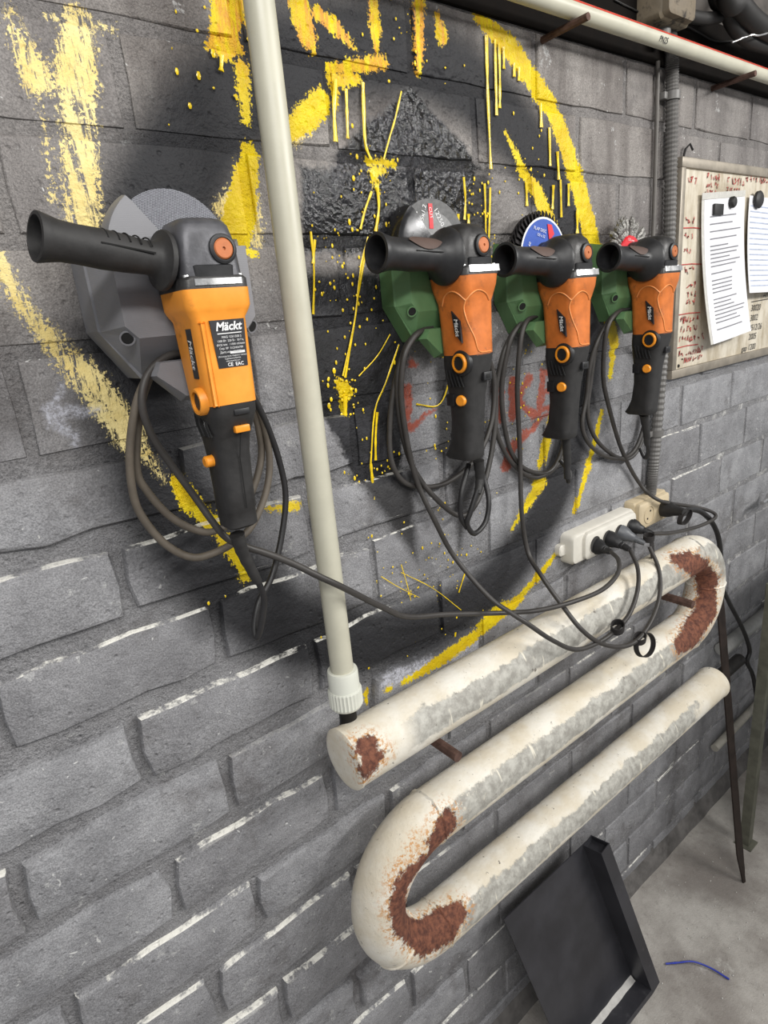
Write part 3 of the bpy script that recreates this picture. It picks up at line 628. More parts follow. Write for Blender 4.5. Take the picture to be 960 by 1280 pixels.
# ------------------------------------------------------------------ grinder holders
def holder(gx, dz, mat, label, yo=-.045, yi=-.086):
    h = thing('grinder_holder', (gx, 0, 1.63 + dz), label, 'tool holder', 'printed wall holders for the grinders')
    out = [(-.084, .075), (-.084, .000), (-.052, -.050), (.052, -.050), (.084, .000), (.084, .075)]
    inn = [(-.069, .072), (-.069, .002), (-.058, -.010), (.058, -.010), (.069, .002), (.069, .072)]
    mid = [(-.082, .074), (-.082, -.001), (-.051, -.046), (.051, -.046), (.082, -.001), (.082, .074)]
    bm = B()
    loft(bm, [[V(x, -.0005, z) for x, z in out], [V(x, yo, z) for x, z in out], [V(x, yo - .002, z) for x, z in mid], [V(x, yi, z) for x, z in inn]])
    bmesh.ops.delete(bm, geom=[f for f in bm.faces if f.normal.z > .7 or (sum(v.co.z for v in f.verts) / len(f.verts) > .070)], context='FACES')
    obj('body', bm, mat, h, smooth=0)
    for s in (-1, 1):
        # short posts either side that keep the guard from turning
        bm = B(); loft(bm, [[V(s * .084, -.0005, .06), V(s * .076, -.0005, .06), V(s * .076, -.0005, .086), V(s * .081, -.0005, .090)], [V(s * .084, yo, .06), V(s * .076, yo - .004, .06), V(s * .076, yo - .004, .080), V(s * .081, yo, .084)]])
        obj('side_post', bm, mat, h, smooth=0)
        bm = B(); d = Vector((s * .35, -1, -.35)).normalized(); c = V(s * .0665, yi + .0085 if yi < -.06 else yi + .0042, -.0085)
        lathe(bm, [(0, .0074), (.002, .0074), (.002, .0058), (-.012, .0058)], c, d, 16, False, False); hb_ = obj('screw_boss', bm, mat, h)
        bm = B(); lathe(bm, [(.0012, .0058), (.0014, 0)], c, d, 16, False, True); obj('screw_hole', bm, M_HOLE, hb_)
    # faceted hook that carries the cable coil
    bm = B()
    def hk(w, y, zt, zm, zb, wb): return [V(-w[0], y, zt), V(w[0], y, zt), V(w[1], y, zm), V(wb, y, zb), V(-wb, y, zb), V(-w[1], y, zm)]
    s0 = hk((.036, .036), yo + .001, -.034, -.048, -.066, .016); s1 = hk((.030, .030), yi + .012, -.038, -.054, -.068, .013)
    s2 = hk((.044, .054), yi + .009, -.034, -.047, -.076, .026); s3 = hk((.044, .050), yi - .005, -.035, -.047, -.070, .024)
    loft(bm, [s0, s1, s2, s3]); obj('cable_hook', bm, mat, h, smooth=0)
    return h

# ------------------------------------------------------------------ side handle (shared by both grinder models)
def side_handle(g, mat, tiltdeg, end_r, fl_r, L, brown, base=(-.030, -.004, -.006)):
    a = math.radians(tiltdeg); d = V(-math.cos(a), -.15 if not brown else .0, math.sin(a)).normalized(); o = V(*base)
    bm = B(); k = end_r
    prof = [(-.004, .007), (0, .008), (.001, fl_r * .7), (.004, fl_r), (.006, fl_r), (.009, fl_r * .96), (.014, fl_r * .82), (.020, fl_r * .64), (.028, k * .80), (.04, k * .80), (.06, k * .84), (L * .72, k * .80), (L * .84, k * .82),
            (L * .94, k * .94), (L * .985, k), (L, k * .985), (L + .0005, k * .84), (L - .004, k * .80), (L - .030, k * .66), (L - .031, .0001)] if brown else [(-.004, .007), (0, .008), (.001, fl_r * .55), (.004, fl_r * .98), (.0065, fl_r), (.0085, fl_r * .97), (.0105, fl_r * .72), (.015, k * .78), (.022, k * .74), (.04, k * .80), (.06, k * .84), (L * .72, k * .80), (L * .84, k * .82),
            (L * .94, k * .94), (L * .985, k), (L, k * .985), (L + .0005, k * .84), (L - .004, k * .80), (L - .030, k * .66), (L - .031, .0001)]
    lathe(bm, prof, o, d, 32, True, False); h = obj('side_handle', bm, mat, g, smooth=35)
    h['label'] = 'black side handle with a hollow flared end'
    dd, u, w = frame(d)
    if brown:
        bm = B(); rows = []
        for i in range(9):
            t = i / 8; s = L * (.20 + .46 * t); half = .55 * (1 - abs(2 * t - 1.0) ** 2.2) + .04
            rr_ = k * .84 + .0012
            rows.append([o + d * s + (u * math.cos(q) + w * math.sin(q)) * rr_ for q in [(-.75 + half * e) for e in (-1, -.5, 0, .5, 1)]])
        vr = [[bm.verts.new(v) for v in r_] for r_ in rows]
        for A_, B_ in zip(vr, vr[1:]):
            for q in range(4): bm.faces.new((A_[q], A_[q + 1], B_[q + 1], B_[q]))
        obj('grip_pad', bm, M_BROWN, h)
        ang = (-1.5, -1.62)
    else:
        for i in range(5):
            s = L * (.20 + .085 * i); bm = B()
            pts = [o + d * s + (u * math.cos(q) + w * math.sin(q)) * (k * .835) for q in [.9 - .2 * e for e in range(11)]]
            tube(bm, pts, .0007, 5); obj('grip_rib', bm, M_HOLE, h)
    bm = B()
    pts = [o + d * (L * t) + (u * math.cos(-1.45) + w * math.sin(-1.45)) * (k * .83) for t in (.18, .3, .45, .6)]
    tube(bm, pts, .0008, 5); obj('grip_rib', bm, M_HOLE, h)
    return h

def disc_parts(g, kind):
    c = V(0, .052, .006)
    bm = B(); lathe(bm, [(-.042, .019), (.004, .019), (.006, .015), (.02, .015)], c, (0, 1, 0), 20); obj('spindle_collar', bm, M_HEAD2, g)
    if kind == 'woven':
        bm = B(); lathe(bm, [(-.0015, .012), (-.0018, .0605), (.0018, .0605), (.0015, .012)], c, (0, 1, 0), 48); obj('disc', bm, M_WEAVE, g, smooth=30)['label'] = 'dark woven cutting disc'
    elif kind == 'cut':
        bm = B(); lathe(bm, [(-.0012, .012), (-.0013, .0625), (.0013, .0625), (.0012, .012)], c, (0, 1, 0), 48); d_ = obj('disc', bm, M_DISC, g, smooth=30); d_['label'] = 'grey cutting disc with white and red print'
        bm = B(); lathe(bm, [(-.0017, .018), (-.0017, .047)], c, (0, 1, 0), 40, False, False); obj('paper_label', bm, plain('printed_disc_label', (128, 128, 128), .5, var=.2, scale=200, dirt=(70, 70, 70), dirt_amt=.3, dirt_scale=120), d_)
        bm = B(); box(bm, (-.006, c.y - .0024, c.z + .026), (.001, c.y - .0018, c.z + .056)); obj('red_mark', bm, M_REDP, d_, smooth=0)
        bm = B(); box(bm, (-.032, c.y - .0024, c.z + .030), (-.026, c.y - .0018, c.z + .046)); obj('white_mark', bm, M_WHITE, d_, smooth=0)
        text('printing', '125x1.2', .009, M_WHITE, d_, (-.017, c.y - .0022, c.z + .041), rot=(math.pi / 2, math.radians(-70), 0))
        text('printing', '12250', .010, M_WHITE, d_, (.012, c.y - .0022, c.z + .040), rot=(math.pi / 2, math.radians(60), 0))
        text('printing', 'CUT', .007, M_WHITE, d_, (-.0025, c.y - .0026, c.z + .045), rot=(math.pi / 2, math.radians(80), 0))
    elif kind == 'flap':
        bm = B()
        lathe(bm, [(.003, .012), (.003, .061), (.006, .061), (.006, .012)], c, (0, 1, 0), 40)
        m = 44
        for i in range(m):
            a = 2 * math.pi * i / m; a2 = a + 2 * math.pi / m * 1.9
            P = [V(c.x + r_ * math.cos(q), yy, c.z + r_ * math.sin(q)) for r_, q, yy in ((.040, a, c.y + .004), (.0635, a, c.y - .001), (.0635, a2, c.y - .010), (.040, a2, c.y - .008))]
            Q = [v + V(0, .0014, 0) for v in P]; loft(bm, [P, Q])
        d_ = obj('disc', bm, M_FLAP, g, smooth=0); d_['label'] = 'black flap sanding disc with blue label'
        bm = B(); lathe(bm, [(-.0120, .016), (-.0125, .051)], c, (0, 1, 0), 40, False, False); obj('blue_label', bm, M_BLUE, d_)
        bm = B(); lathe(bm, [(-.0123, .0505), (-.0128, .0525), (-.0122, .0540)], c, (0, 1, 0), 40, False, False); obj('white_rim', bm, M_WHITE, d_)
        bm = B(); prism(bm, [(c.x + .012, c.z + .020), (c.x + .024, c.z + .030), (c.x + .018, c.z + .043), (c.x + .008, c.z + .044)], c.y - .0130, c.y - .0136); obj('red_mark', bm, M_REDP, d_, smooth=0)
        text('printing', 'FLAP DISC', .0065, M_WHITE, d_, (-.010, c.y - .0138, c.z + .036), rot=(math.pi / 2, math.radians(12), 0))
        text('printing', '125 x 22', .0055, M_WHITE, d_, (-.008, c.y - .0138, c.z + .028), rot=(math.pi / 2, math.radians(12), 0))
        text('printing', 'P 60', .0065, M_WHITE, d_, (-.036, c.y - .0138, c.z + .014), rot=(math.pi / 2, math.radians(-60), 0))
    else:
        bm = B(); m = 30
        for i in range(m):
            a = 2 * math.pi * i / m + random.uniform(-.05, .05); dr = V(math.cos(a), random.uniform(-.12, .05), math.sin(a)); tn = V(-math.sin(a), 0, math.cos(a))
            P, R_ = [], []
            for q in range(9):
                t = q / 8; P.append(c + dr * (.026 + .033 * t) + tn * .0012 * math.sin(q * 1.9) + V(0, .0012 * math.cos(q * 1.9) - .004, 0)); R_.append(.0028 + .0024 * t - (.0016 if q == 8 else 0))
            tube(bm, P, R_, 6)
            for q in range(5):
                b0 = P[-2]; e = b0 + dr * random.uniform(.006, .010) + tn * random.uniform(-.004, .004) + V(0, random.uniform(-.003, .003), 0); tube(bm, [b0, e], [.0011, .0003], 4)
        d_ = obj('wire_wheel', bm, M_WIRE, g, smooth=40); d_['label'] = 'knotted steel wire brush with red hub'
        bm = B(); lathe(bm, [(.004, .029), (-.008, .031), (-.0105, .029), (-.0115, .014)], c, (0, 1, 0), 32); obj('red_hub', bm, M_REDP, d_)
        text('printing', '125 mm', .006, M_WHITE, d_, (-.004, c.y - .0122, c.z + .0225), rot=(math.pi / 2, math.radians(8), 0))

def guard(g, mat, a_start):
    bm = B(); c = V(0, .052, .006); a0, a1 = math.radians(a_start), math.radians(322); m = 26
    prof = [(.022, -.012), (.060, -.010), (.0665, -.007), (.068, .000), (.068, .0165), (.0655, .0165), (.0655, -.002), (.059, -.0075), (.022, -.0095)]
    secs = []
    for i in range(m + 1):
        a = a0 + (a1 - a0) * i / m
        secs.append([V(c.x + r_ * math.cos(a), c.y + yy, c.z + r_ * math.sin(a)) for r_, yy in prof])
    loft(bm, secs); return obj('disc_guard', bm, mat, g, smooth=40)

def cyl_x(bm, c, r, h, n=20, inner=None, sgn=-1):
    prof = [(0, r), (h * .8, r), (h, r * .9)] + ([(h, inner), (h * .4, inner)] if inner else [])
    lathe(bm, prof, c, (sgn, 0, 0), n)

def grinder(gx, dz, model, kind, label, cable_paths, plug_pt):
    A = model == 'A'
    g = thing('angle_grinder', (gx, -.12 if A else -.078, 1.69 + dz), label, 'angle grinder', 'angle grinders hung on the wall')
    if not A: g.scale = (1.07, 1.07, 1.07)
    hm = M_HEAD if A else M_HEAD2
    # gear head
    bm = B()
    if A: secs = [(-.022, .000, .0295, .032, .008), (-.004, .0, .0285, .032, .009), (.012, .0, .0265, .031, .009), (.022, .0, .0245, .029, .010), (.0275, .001, .0215, .025, .011), (.0295, .002, .016, .019, .011)]
    else: secs = [(-.022, .000, .0285, .030, .010), (-.004, .0, .0275, .031, .012), (.010, .0, .0260, .030, .013), (.020, .0, .0235, .027, .014), (.026, .001, .0195, .022, .014), (.0285, .002, .013, .015, .011)]
    loft(bm, [rr(0, cy, hx, hy, r_, z) for z, cy, hx, hy, r_ in secs]); head = obj('gear_head', bm, hm, g)
    # spindle lock
    LX = .012 if A else .005
    bm = B(); lathe(bm, [(0, .0135), (.0035, .0130), (.0045, .0112), (.0045, .0098), (.002, .0098)], (LX, -.030, .001), (0, -1, 0), 24); lk = obj('spindle_lock', bm, M_BLK, g)
    bm = B(); lathe(bm, [(0, .0094), (.004, .0092), (.005, .008), (.005, .0016), (.0035, .0014)], (LX, -.030, .001), (0, -1, 0), 24); obj('lock_button', bm, M_BTN2, lk)
    # collar between head and motor housing with its screws and name strip
    bm = B(); loft(bm, [rr(0, 0, .0325, .0345, .007, -.0325), rr(0, 0, .0325, .0345, .007, -.0245), rr(0, 0, .0300, .0325, .007, -.0215)]); col_ = obj('collar', bm, M_HEAD2, g)
    bm = B(); loft(bm, [rr(.002, -.0340, .0235, .0016, .0012, -.0295), rr(.002, -.0340, .0235, .0016, .0012, -.0240)]) if A else loft(bm, [rr(.004, -.034, .0275, .0022, .0015, -.0295), rr(.004, -.033, .0275, .0020, .0015, -.0215)])
    obj('bright_strip', bm, M_STEEL, col_)
    bm = B(); loft(bm, [rr(.000, -.0270, .020, .006, .004, -.0225), rr(.000, -.0290, .020, .005, .004, -.0130), rr(0, -.029, .018, .003, .002, -.0120)]); obj('vent_lip', bm, M_BLK, col_)
    for sx in (-1, 1):
        for sy in (-1, 1):
            bm = B(); lathe(bm, [(0, .0036), (.002, .0034), (.0024, .002), (.0012, .0018)], (sx * .0262, sy * .028, -.0222), (0, 0, 1), 10); obj('screw', bm, M_STEEL, col_)
    guard(g, M_GREYPRINT if A else plain('gloss_black_guard', (40, 40, 42), .22, .4, .15, 40, .1), {'woven': 128, 'cut': 128, 'flap': 168, 'wire': 168}[kind])
    disc_parts(g, kind)
    side_handle(g, M_BLK2 if A else M_BLK, 10 if A else 3.5, .0195 if A else .0225, .0265 if A else .0340, .112 if A else .113, not A, (-.030, -.004, -.006) if A else (-.028, -.004, -.009))
    # motor housing
    bm = B()
    if A: secs = [(-.0325, -.002, .0330, .0335, .008), (-.0480, -.002, .0325, .0335, .008), (-.0520, -.002, .0315, .0325, .009), (-.0590, -.002, .0275, .0300, .009), (-.1000, -.003, .0260, .0300, .009), (-.1385, -.004, .0248, .0295, .009)]
    else: secs = [(-.0325, -.001, .0330, .0335, .010), (-.0440, -.001, .0325, .0330, .012), (-.0540, -.001, .0300, .0310, .012), (-.0640, -.001, .0268, .0285, .011), (-.0950, -.002, .0252, .0280, .011), (-.1300, -.003, .0245, .0280, .012)]
    om = M_ORA if A else M_ORB
    loft(bm, [rr(0, cy, hx, hy, r_, z) for z, cy, hx, hy, r_ in secs]); hs = obj('motor_housing', bm, om, g, smooth=45)
    if A:
        fy = -.0332
        bm = B(); box(bm, (-.0225, -.0310, -.1380), (-.0185, -.0340, -.0620), .0012); obj('edge_rib', bm, om, hs)
        bm = B(); prism(bm, [(-.0135, -.0605), (.0215, -.0605), (.0185, -.1040), (-.0115, -.1040)], -.032, fy - .0006); sp = obj('spec_plate', bm, M_PLATE, hs, smooth=0); sp['label'] = 'black specification plate with white lettering'
        ty = fy - .0009
        text('lettering', 'Mäckt', .0106, M_WHITE, sp, (.0042, ty, -.0668), shear=.25, bold=.0003)
        bm = B(); ribbon(bm, [(-.0075, -.0728), (.0165, -.0728)], .0008, ty); obj('underline', bm, M_WHITE, sp, smooth=0)
        for i, (s_, sz, xx) in enumerate((('MAG 125/1300 S', .0029, .006), ('1300 Вт  220 В~  50 Гц', .0027, .0042), ('Ø125 мм   11000 об/мин', .0026, .0042), ('Сер. №  0123456789', .0027, .004), ('Дата изг.  10.2022', .0027, .003))):
            text('lettering', s_, sz, M_WHITE, sp, (xx, ty, -.0762 - .0034 * i))
        bm = B(); ribbon(bm, [(.003, -.0905), (.0165, -.0905)], .0022, ty); obj('date_box', bm, M_WHITE, sp, smooth=0)
        for i, s_ in enumerate(('Изготовитель: MAECKT TOOLS', 'Сделано в Китае', 'www.maeckt.com')):
            text('lettering', s_, .0020, M_WHITE, sp, (.004, ty, -.0936 - .0022 * i))
        text('lettering', 'CE  EAC', .0046, M_WHITE, sp, (.006, ty, -.1015), bold=.0001)
        bm = B(); loft(bm, [[V(-.0262, -.021, -.066), V(-.0262, -.008, -.066), V(-.0252, -.006, -.112), V(-.0252, -.017, -.112)], [V(-.0276, -.021, -.066), V(-.0276, -.008, -.066), V(-.0266, -.006, -.112), V(-.0266, -.017, -.112)]]); bl = obj('brand_label', bm, M_PLATE, hs, smooth=0)
        text('lettering', 'Mäckt', .0112, M_WHITE, bl, (-.0276, -.0130, -.0890), rot=(math.pi / 2, math.radians(90), math.radians(-90)), shear=.2, bold=.0002)
        bm = B(); cyl_x(bm, (-.020, -.0130, -.1335), .0135, .0120, 24, .0098); dl = obj('brush_cap_ring', bm, om, g)
        bm = B(); cyl_x(bm, (-.0205, -.0130, -.1335), .0096, .0090, 20); obj('brush_cap', bm, M_BLK, dl)
    else:
        # raised scalloped edges on front and side
        def half(z):
            for (z0, c0, x0, y0, _r), (z1, c1, x1, y1, _q) in zip(secs, secs[1:]):
                if z0 >= z >= z1:
                    t = (z - z0) / (z1 - z0); return x0 + (x1 - x0) * t, y0 + (y1 - y0) * t, c0 + (c1 - c0) * t
            return secs[-1][2], secs[-1][3], secs[-1][1]
        def skin(u, z):
            """point on the housing: u runs round the corner from front (u > 0) to side (u < 0)"""
            hx, hy, cy = half(z); r = .011; L = math.pi / 2 * r
            if u >= L / 2: return V(-hx + r + (u - L / 2), cy - hy - .0002, z)
            if u <= -L / 2: return V(-hx - .0002, cy - hy + r - (u + L / 2), z)
            a = (u + L / 2) / r; return V(-hx + r - (r + .0002) * math.cos(a), cy - hy + r - (r + .0002) * math.sin(a), z)
        for pts in ([(.000, -.062), (.010, -.054), (.022, -.051), (.034, -.055), (.040, -.064)], [(.000, -.062), (-.010, -.053), (-.022, -.050), (-.034, -.055), (-.040, -.066)],
                    [(.000, -.062), (-.003, -.072), (.000, -.088), (.008, -.108), (.014, -.125), (.036, -.127)]):
            bm = B(); tube(bm, catmull([skin(*q) for q in pts], 4), .0010, 6); obj('panel_edge', bm, M_ORL, hs, smooth=60)
        bm = B(); lbl = [(-.004, -.0730), (.010, -.0860), (.0125, -.1130), (.001, -.1015)]
        loft(bm, [[V(-.0255, -.008 - u_, v_) for u_, v_ in lbl], [V(-.0283, -.008 - u_, v_) for u_, v_ in lbl]]); bl = obj('brand_label', bm, M_PLATE, hs, smooth=0)
        text('lettering', 'Mäckt', .0088, M_WHITE, bl, (-.02855, -.0125, -.0935), rot=(math.pi / 2, math.radians(84), math.radians(-90)), shear=.2, bold=.0002)
        bm = B(); cyl_x(bm, (-.0190, -.0130, -.1385), .0165, .0070, 28); dh = obj('dial_housing', bm, M_BLK, g)
        bm = B(); cyl_x(bm, (-.0225, -.0130, -.1385), .0125, .0070, 28, .0092); obj('dial_ring', bm, M_BTN, dh)
        bm = B(); cyl_x(bm, (-.0225, -.0130, -.1385), .0090, .0060, 20); obj('brush_cap', bm, M_BLK, dh)
    # rear grip
    bm = B()
    if A: secs = [(-.1380, -.004, .0245, .0292, .010), (-.1480, -.003, .0245, .0285, .010), (-.1600, .000, .0225, .0260, .010), (-.1720, .004, .0205, .0225, .010), (-.1900, .006, .0190, .0200, .010), (-.2300, .008, .0180, .0190, .010), (-.2520, .009, .0182, .0190, .010), (-.2530, .009, .0174, .0182, .010), (-.2700, .009, .0172, .0178, .009), (-.2730, .009, .014, .014, .009)]
    else: secs = [(-.1290, -.003, .0246, .0281, .011), (-.1450, -.001, .0235, .0275, .011), (-.1650, .001, .0215, .0240, .011), (-.1850, .002, .0195, .0215, .011), (-.2150, .003, .0185, .0200, .011), (-.2450, .006, .0185, .0205, .011), (-.2600, .010, .0185, .0230, .010), (-.2680, .013, .0182, .0255, .009), (-.2720, .012, .016, .022, .008)]
    loft(bm, [rr(0, cy, hx, hy, r_, z) for z, cy, hx, hy, r_ in secs]); gr = obj('rear_grip', bm, M_BLK2, g, smooth=45)
    for i in range(5):
        bm = B(); zz = -.150 - .0035 * i
        pts = [V(-.0238 + .0006 * i, .016 - .006 * i, -.148), V(-.0244, .013 - .006 * i, -.158), V(-.0225, .010 - .006 * i, -.170)]
        tube(bm, pts, .0013, 6); obj('vent_slot', bm, M_HOLE if i % 2 == 0 else M_BLK, gr)
    if A:
        bm = B(); box(bm, (-.003, -.0330, -.1500), (.0135, -.0295, -.1440), .001); obj('latch', bm, M_BLK, gr)
        bm = B(); box(bm, (-.003, -.0290, -.1680), (.0130, -.0225, -.1610), .0012); obj('orange_tab', bm, M_BTN, gr)
        bm = B(); lathe(bm, [(0, .0062), (.009, .0060), (.0105, .0045)], (-.0175, .004, -.1960), (-1, 0, 0), 18); obj('lock_off_button', bm, M_BTN, gr)
        bm = B(); tube(bm, [V(.004, -.0305, -.140), V(.004, -.0240, -.168), V(.003, -.0150, -.195), V(.003, -.0115, -.25)], .0005, 4); obj('seam', bm, M_HOLE, gr)
    else:
        bm = B(); box(bm, (.001, -.0295, -.1640), (.0165, -.0235, -.1530), .001); lt = obj('latch', bm, M_BLK, gr)
        bm = B(); box(bm, (.005, -.0300, -.1610), (.0120, -.0260, -.1560), .0005); obj('latch_slot', bm, M_HOLE, lt)
        bm = B(); lathe(bm, [(0, .0075), (.0050, .0073), (.0065, .0060)], (-.0180, -.006, -.1880), (-1, -.25, 0), 18); obj('lock_off_button', bm, M_BTN, gr)
        bm = B(); box(bm, (-.0225, .006, -.1960), (-.0170, .0200, -.1800), .001); obj('switch_paddle', bm, M_BLK, gr)
    for nm, pts, r_, cm, dash in cable_paths:
        bm = B(); P = catmull(pts, 7)
        if nm == 'cable_boot':
            m = len(P) - 1; R_ = [r_ * (1.35 - .45 * i / m) * (1.08 if i % 3 == 0 else 1) for i in range(m + 1)]; tube(bm, P, R_, 12)
        else: tube(bm, P, r_, 8)
        obj(nm, bm, cm, g, smooth=60, world_co=True)
    if plug_pt: plug(g, *plug_pt)
    return g

def plug(g, c, end, mat):
    """mains plug: round base in the socket, tapering to the neck of the cable"""
    c, e = Vector(c), Vector(end); L = (e - c).length
    bm = B(); lathe(bm, [(0, .0172), (L * .14, .0172), (L * .30, .0150), (L * .44, .0110), (L * .60, .0088), (L * .62, .0074), (L * .72, .0076), (L * .74, .0066), (L * .84, .0068), (L, .0052)], c, e - c, 18); obj('plug', bm, mat, g, world_co=True)

# ------------------------------------------------------------------ holders and grinders in place
G1X, G2X, G3X, G4X = .257, .652, .884, 1.145
holder(G1X, .000, M_GREYPRINT, 'grey faceted plastic holder behind the large left grinder')
holder(G2X, .000, M_GREEN, 'green faceted holder nearest the white pipe', -.027, -.047)
holder(G3X, -.008, M_GREEN, 'green faceted holder in the middle of the three green ones', -.027, -.047)
holder(G4X, -.010, M_GREEN, 'green faceted holder nearest the whiteboard', -.027, -.047)

def hookc(gx, dz, s): return (gx + s * .030, -.073, 1.63 + dz - .045)
grinder(G1X, 0.0, 'A', 'woven', 'large amber grinder with specification plate, left of the white pipe', [
 ('cable_boot', [(0.2519, -0.112, 1.408), (0.2571, -0.108, 1.3828), (0.272, -0.1, 1.3413)], .0060, M_BLK2, 0),
 ('cable', [(0.2723, -0.1, 1.3432), (0.2773, -0.098, 1.3172), (0.2709, -0.094, 1.2858), (0.2645, -0.088, 1.2669), (0.2666, -0.082, 1.28), (0.2805, -0.076, 1.3058), (0.3059, -0.068, 1.3274), (0.3309, -0.06, 1.3708), (0.3464, -0.056, 1.4182), (0.3447, -0.056, 1.4634), (0.3337, -0.06, 1.5088), (0.3197, -0.066, 1.5431), (0.3078, -0.07, 1.5664)], .0039, M_CABLE_K, 0),
 ('cable', [(0.2145, -0.072, 1.5891), (0.1982, -0.074, 1.5762), (0.1839, -0.072, 1.5502), (0.1728, -0.062, 1.5061), (0.1698, -0.055, 1.4626), (0.1763, -0.052, 1.4324), (0.1936, -0.054, 1.3988), (0.2187, -0.06, 1.3779), (0.2496, -0.066, 1.3795), (0.2698, -0.066, 1.3853), (0.2924, -0.064, 1.3963), (0.3177, -0.058, 1.4258), (0.332, -0.054, 1.4599), (0.3325, -0.056, 1.502), (0.3208, -0.064, 1.5438), (0.3078, -0.07, 1.5664)], .0044, M_CABLE_B, 0),
 ('cable', [(0.2215, -0.066, 1.589), (0.2058, -0.068, 1.5798), (0.1912, -0.06, 1.5442), (0.1803, -0.05, 1.4892), (0.187, -0.046, 1.4621), (0.2051, -0.046, 1.4288), (0.2283, -0.05, 1.4068), (0.2496, -0.054, 1.3995), (0.2797, -0.054, 1.4089), (0.3059, -0.05, 1.4334), (0.3244, -0.048, 1.4667), (0.3273, -0.05, 1.4967), (0.3193, -0.058, 1.541), (0.3049, -0.068, 1.5667)], .0044, M_CABLE_B, 0),
 ('cable', [(0.2563, -0.066, 1.5997), (0.2318, -0.072, 1.6007), (0.2105, -0.076, 1.592), (0.1964, -0.08, 1.5766), (0.1901, -0.08, 1.5537), (0.1956, -0.074, 1.5237), (0.211, -0.07, 1.4885), (0.2279, -0.072, 1.4508), (0.2393, -0.08, 1.4206), (0.2515, -0.084, 1.397), (0.2733, -0.084, 1.3795), (0.2959, -0.086, 1.3649), (0.3221, -0.094, 1.3462), (0.3522, -0.104, 1.3208), (0.3836, -0.106, 1.295), (0.4544, -0.09, 1.2343), (0.5031, -0.08, 1.1981), (0.5857, -0.076, 1.1684), (0.6982, -0.09, 1.1322), (0.7422, -0.126, 1.132), (0.8048, -0.15, 1.1325), (0.8858, -0.152, 1.1262), (0.9556, -0.138, 1.1291), (0.9998, -0.112, 1.135), (1.0165, -0.086, 1.1396)], .0042, M_CABLE, 0),
 ], ((1.0412, -0.034, 1.1328), (1.0261, -0.08, 1.1351), M_BLK))
grinder(G2X, .005, 'B', 'cut', 'orange grinder with a thin grey cutting disc, on the first green holder', [
 ('cable_boot', [(0.6748, -0.07, 1.3943), (0.6786, -0.068, 1.3651), (0.6656, -0.074, 1.3446)], .0062, M_BLK2, 0),
 ('cable', [(0.666, -0.074, 1.351), (0.6499, -0.072, 1.3184), (0.6456, -0.068, 1.2991), (0.6644, -0.064, 1.2767), (0.6954, -0.06, 1.2874), (0.7091, -0.056, 1.3185), (0.7149, -0.042, 1.3527), (0.704, -0.038, 1.3787)], .0042, M_CABLE_K, 0),
 ('cable', [(0.6698, -0.054, 1.3882), (0.6432, -0.062, 1.3507), (0.6386, -0.062, 1.313), (0.6491, -0.064, 1.2906)], .0042, M_CABLE_K, 0),
 ('cable', [(0.6301, -0.026, 1.593), (0.5997, -0.032, 1.5888), (0.5786, -0.03, 1.5711), (0.5623, -0.02, 1.5217), (0.5527, -0.013, 1.465), (0.5501, -0.013, 1.4151), (0.5666, -0.013, 1.3805), (0.5972, -0.013, 1.363), (0.6475, -0.013, 1.3535), (0.6941, -0.02, 1.3678), (0.7293, -0.022, 1.3915), (0.7608, -0.02, 1.4323), (0.7736, -0.018, 1.4831), (0.7659, -0.02, 1.5229), (0.7335, -0.028, 1.5612)], .0042, M_CABLE, 0),
 ('cable', [(0.6218, -0.032, 1.5956), (0.5923, -0.037, 1.5882), (0.5698, -0.034, 1.561), (0.5627, -0.028, 1.5308), (0.5691, -0.018, 1.4719), (0.588, -0.013, 1.402), (0.6162, -0.022, 1.3482), (0.6645, -0.028, 1.3004), (0.6999, -0.032, 1.3069), (0.7487, -0.02, 1.3569), (0.7749, -0.016, 1.4295), (0.7784, -0.016, 1.4954), (0.7551, -0.024, 1.543)], .0044, M_CABLE, 0),
 ('cable', [(0.6294, -0.034, 1.596), (0.5959, -0.04, 1.591), (0.5714, -0.04, 1.5684), (0.564, -0.036, 1.5364), (0.5649, -0.03, 1.4977), (0.5753, -0.024, 1.4318), (0.5901, -0.022, 1.3713), (0.6084, -0.034, 1.3091), (0.6406, -0.04, 1.2383), (0.6619, -0.09, 1.1764), (0.6792, -0.124, 1.1499), (0.6958, -0.142, 1.1312), (0.7381, -0.156, 1.0899), (0.7978, -0.16, 1.0477), (0.8657, -0.162, 1.0351), (0.9108, -0.165, 1.0417), (0.963, -0.16, 1.0518), (1.0125, -0.146, 1.0787), (1.0519, -0.122, 1.1037), (1.0717, -0.094, 1.1276)], .0042, M_CABLE, 0),
 ], ((1.0839, -0.034, 1.1376), (1.0755, -0.09, 1.1272), M_BLK))
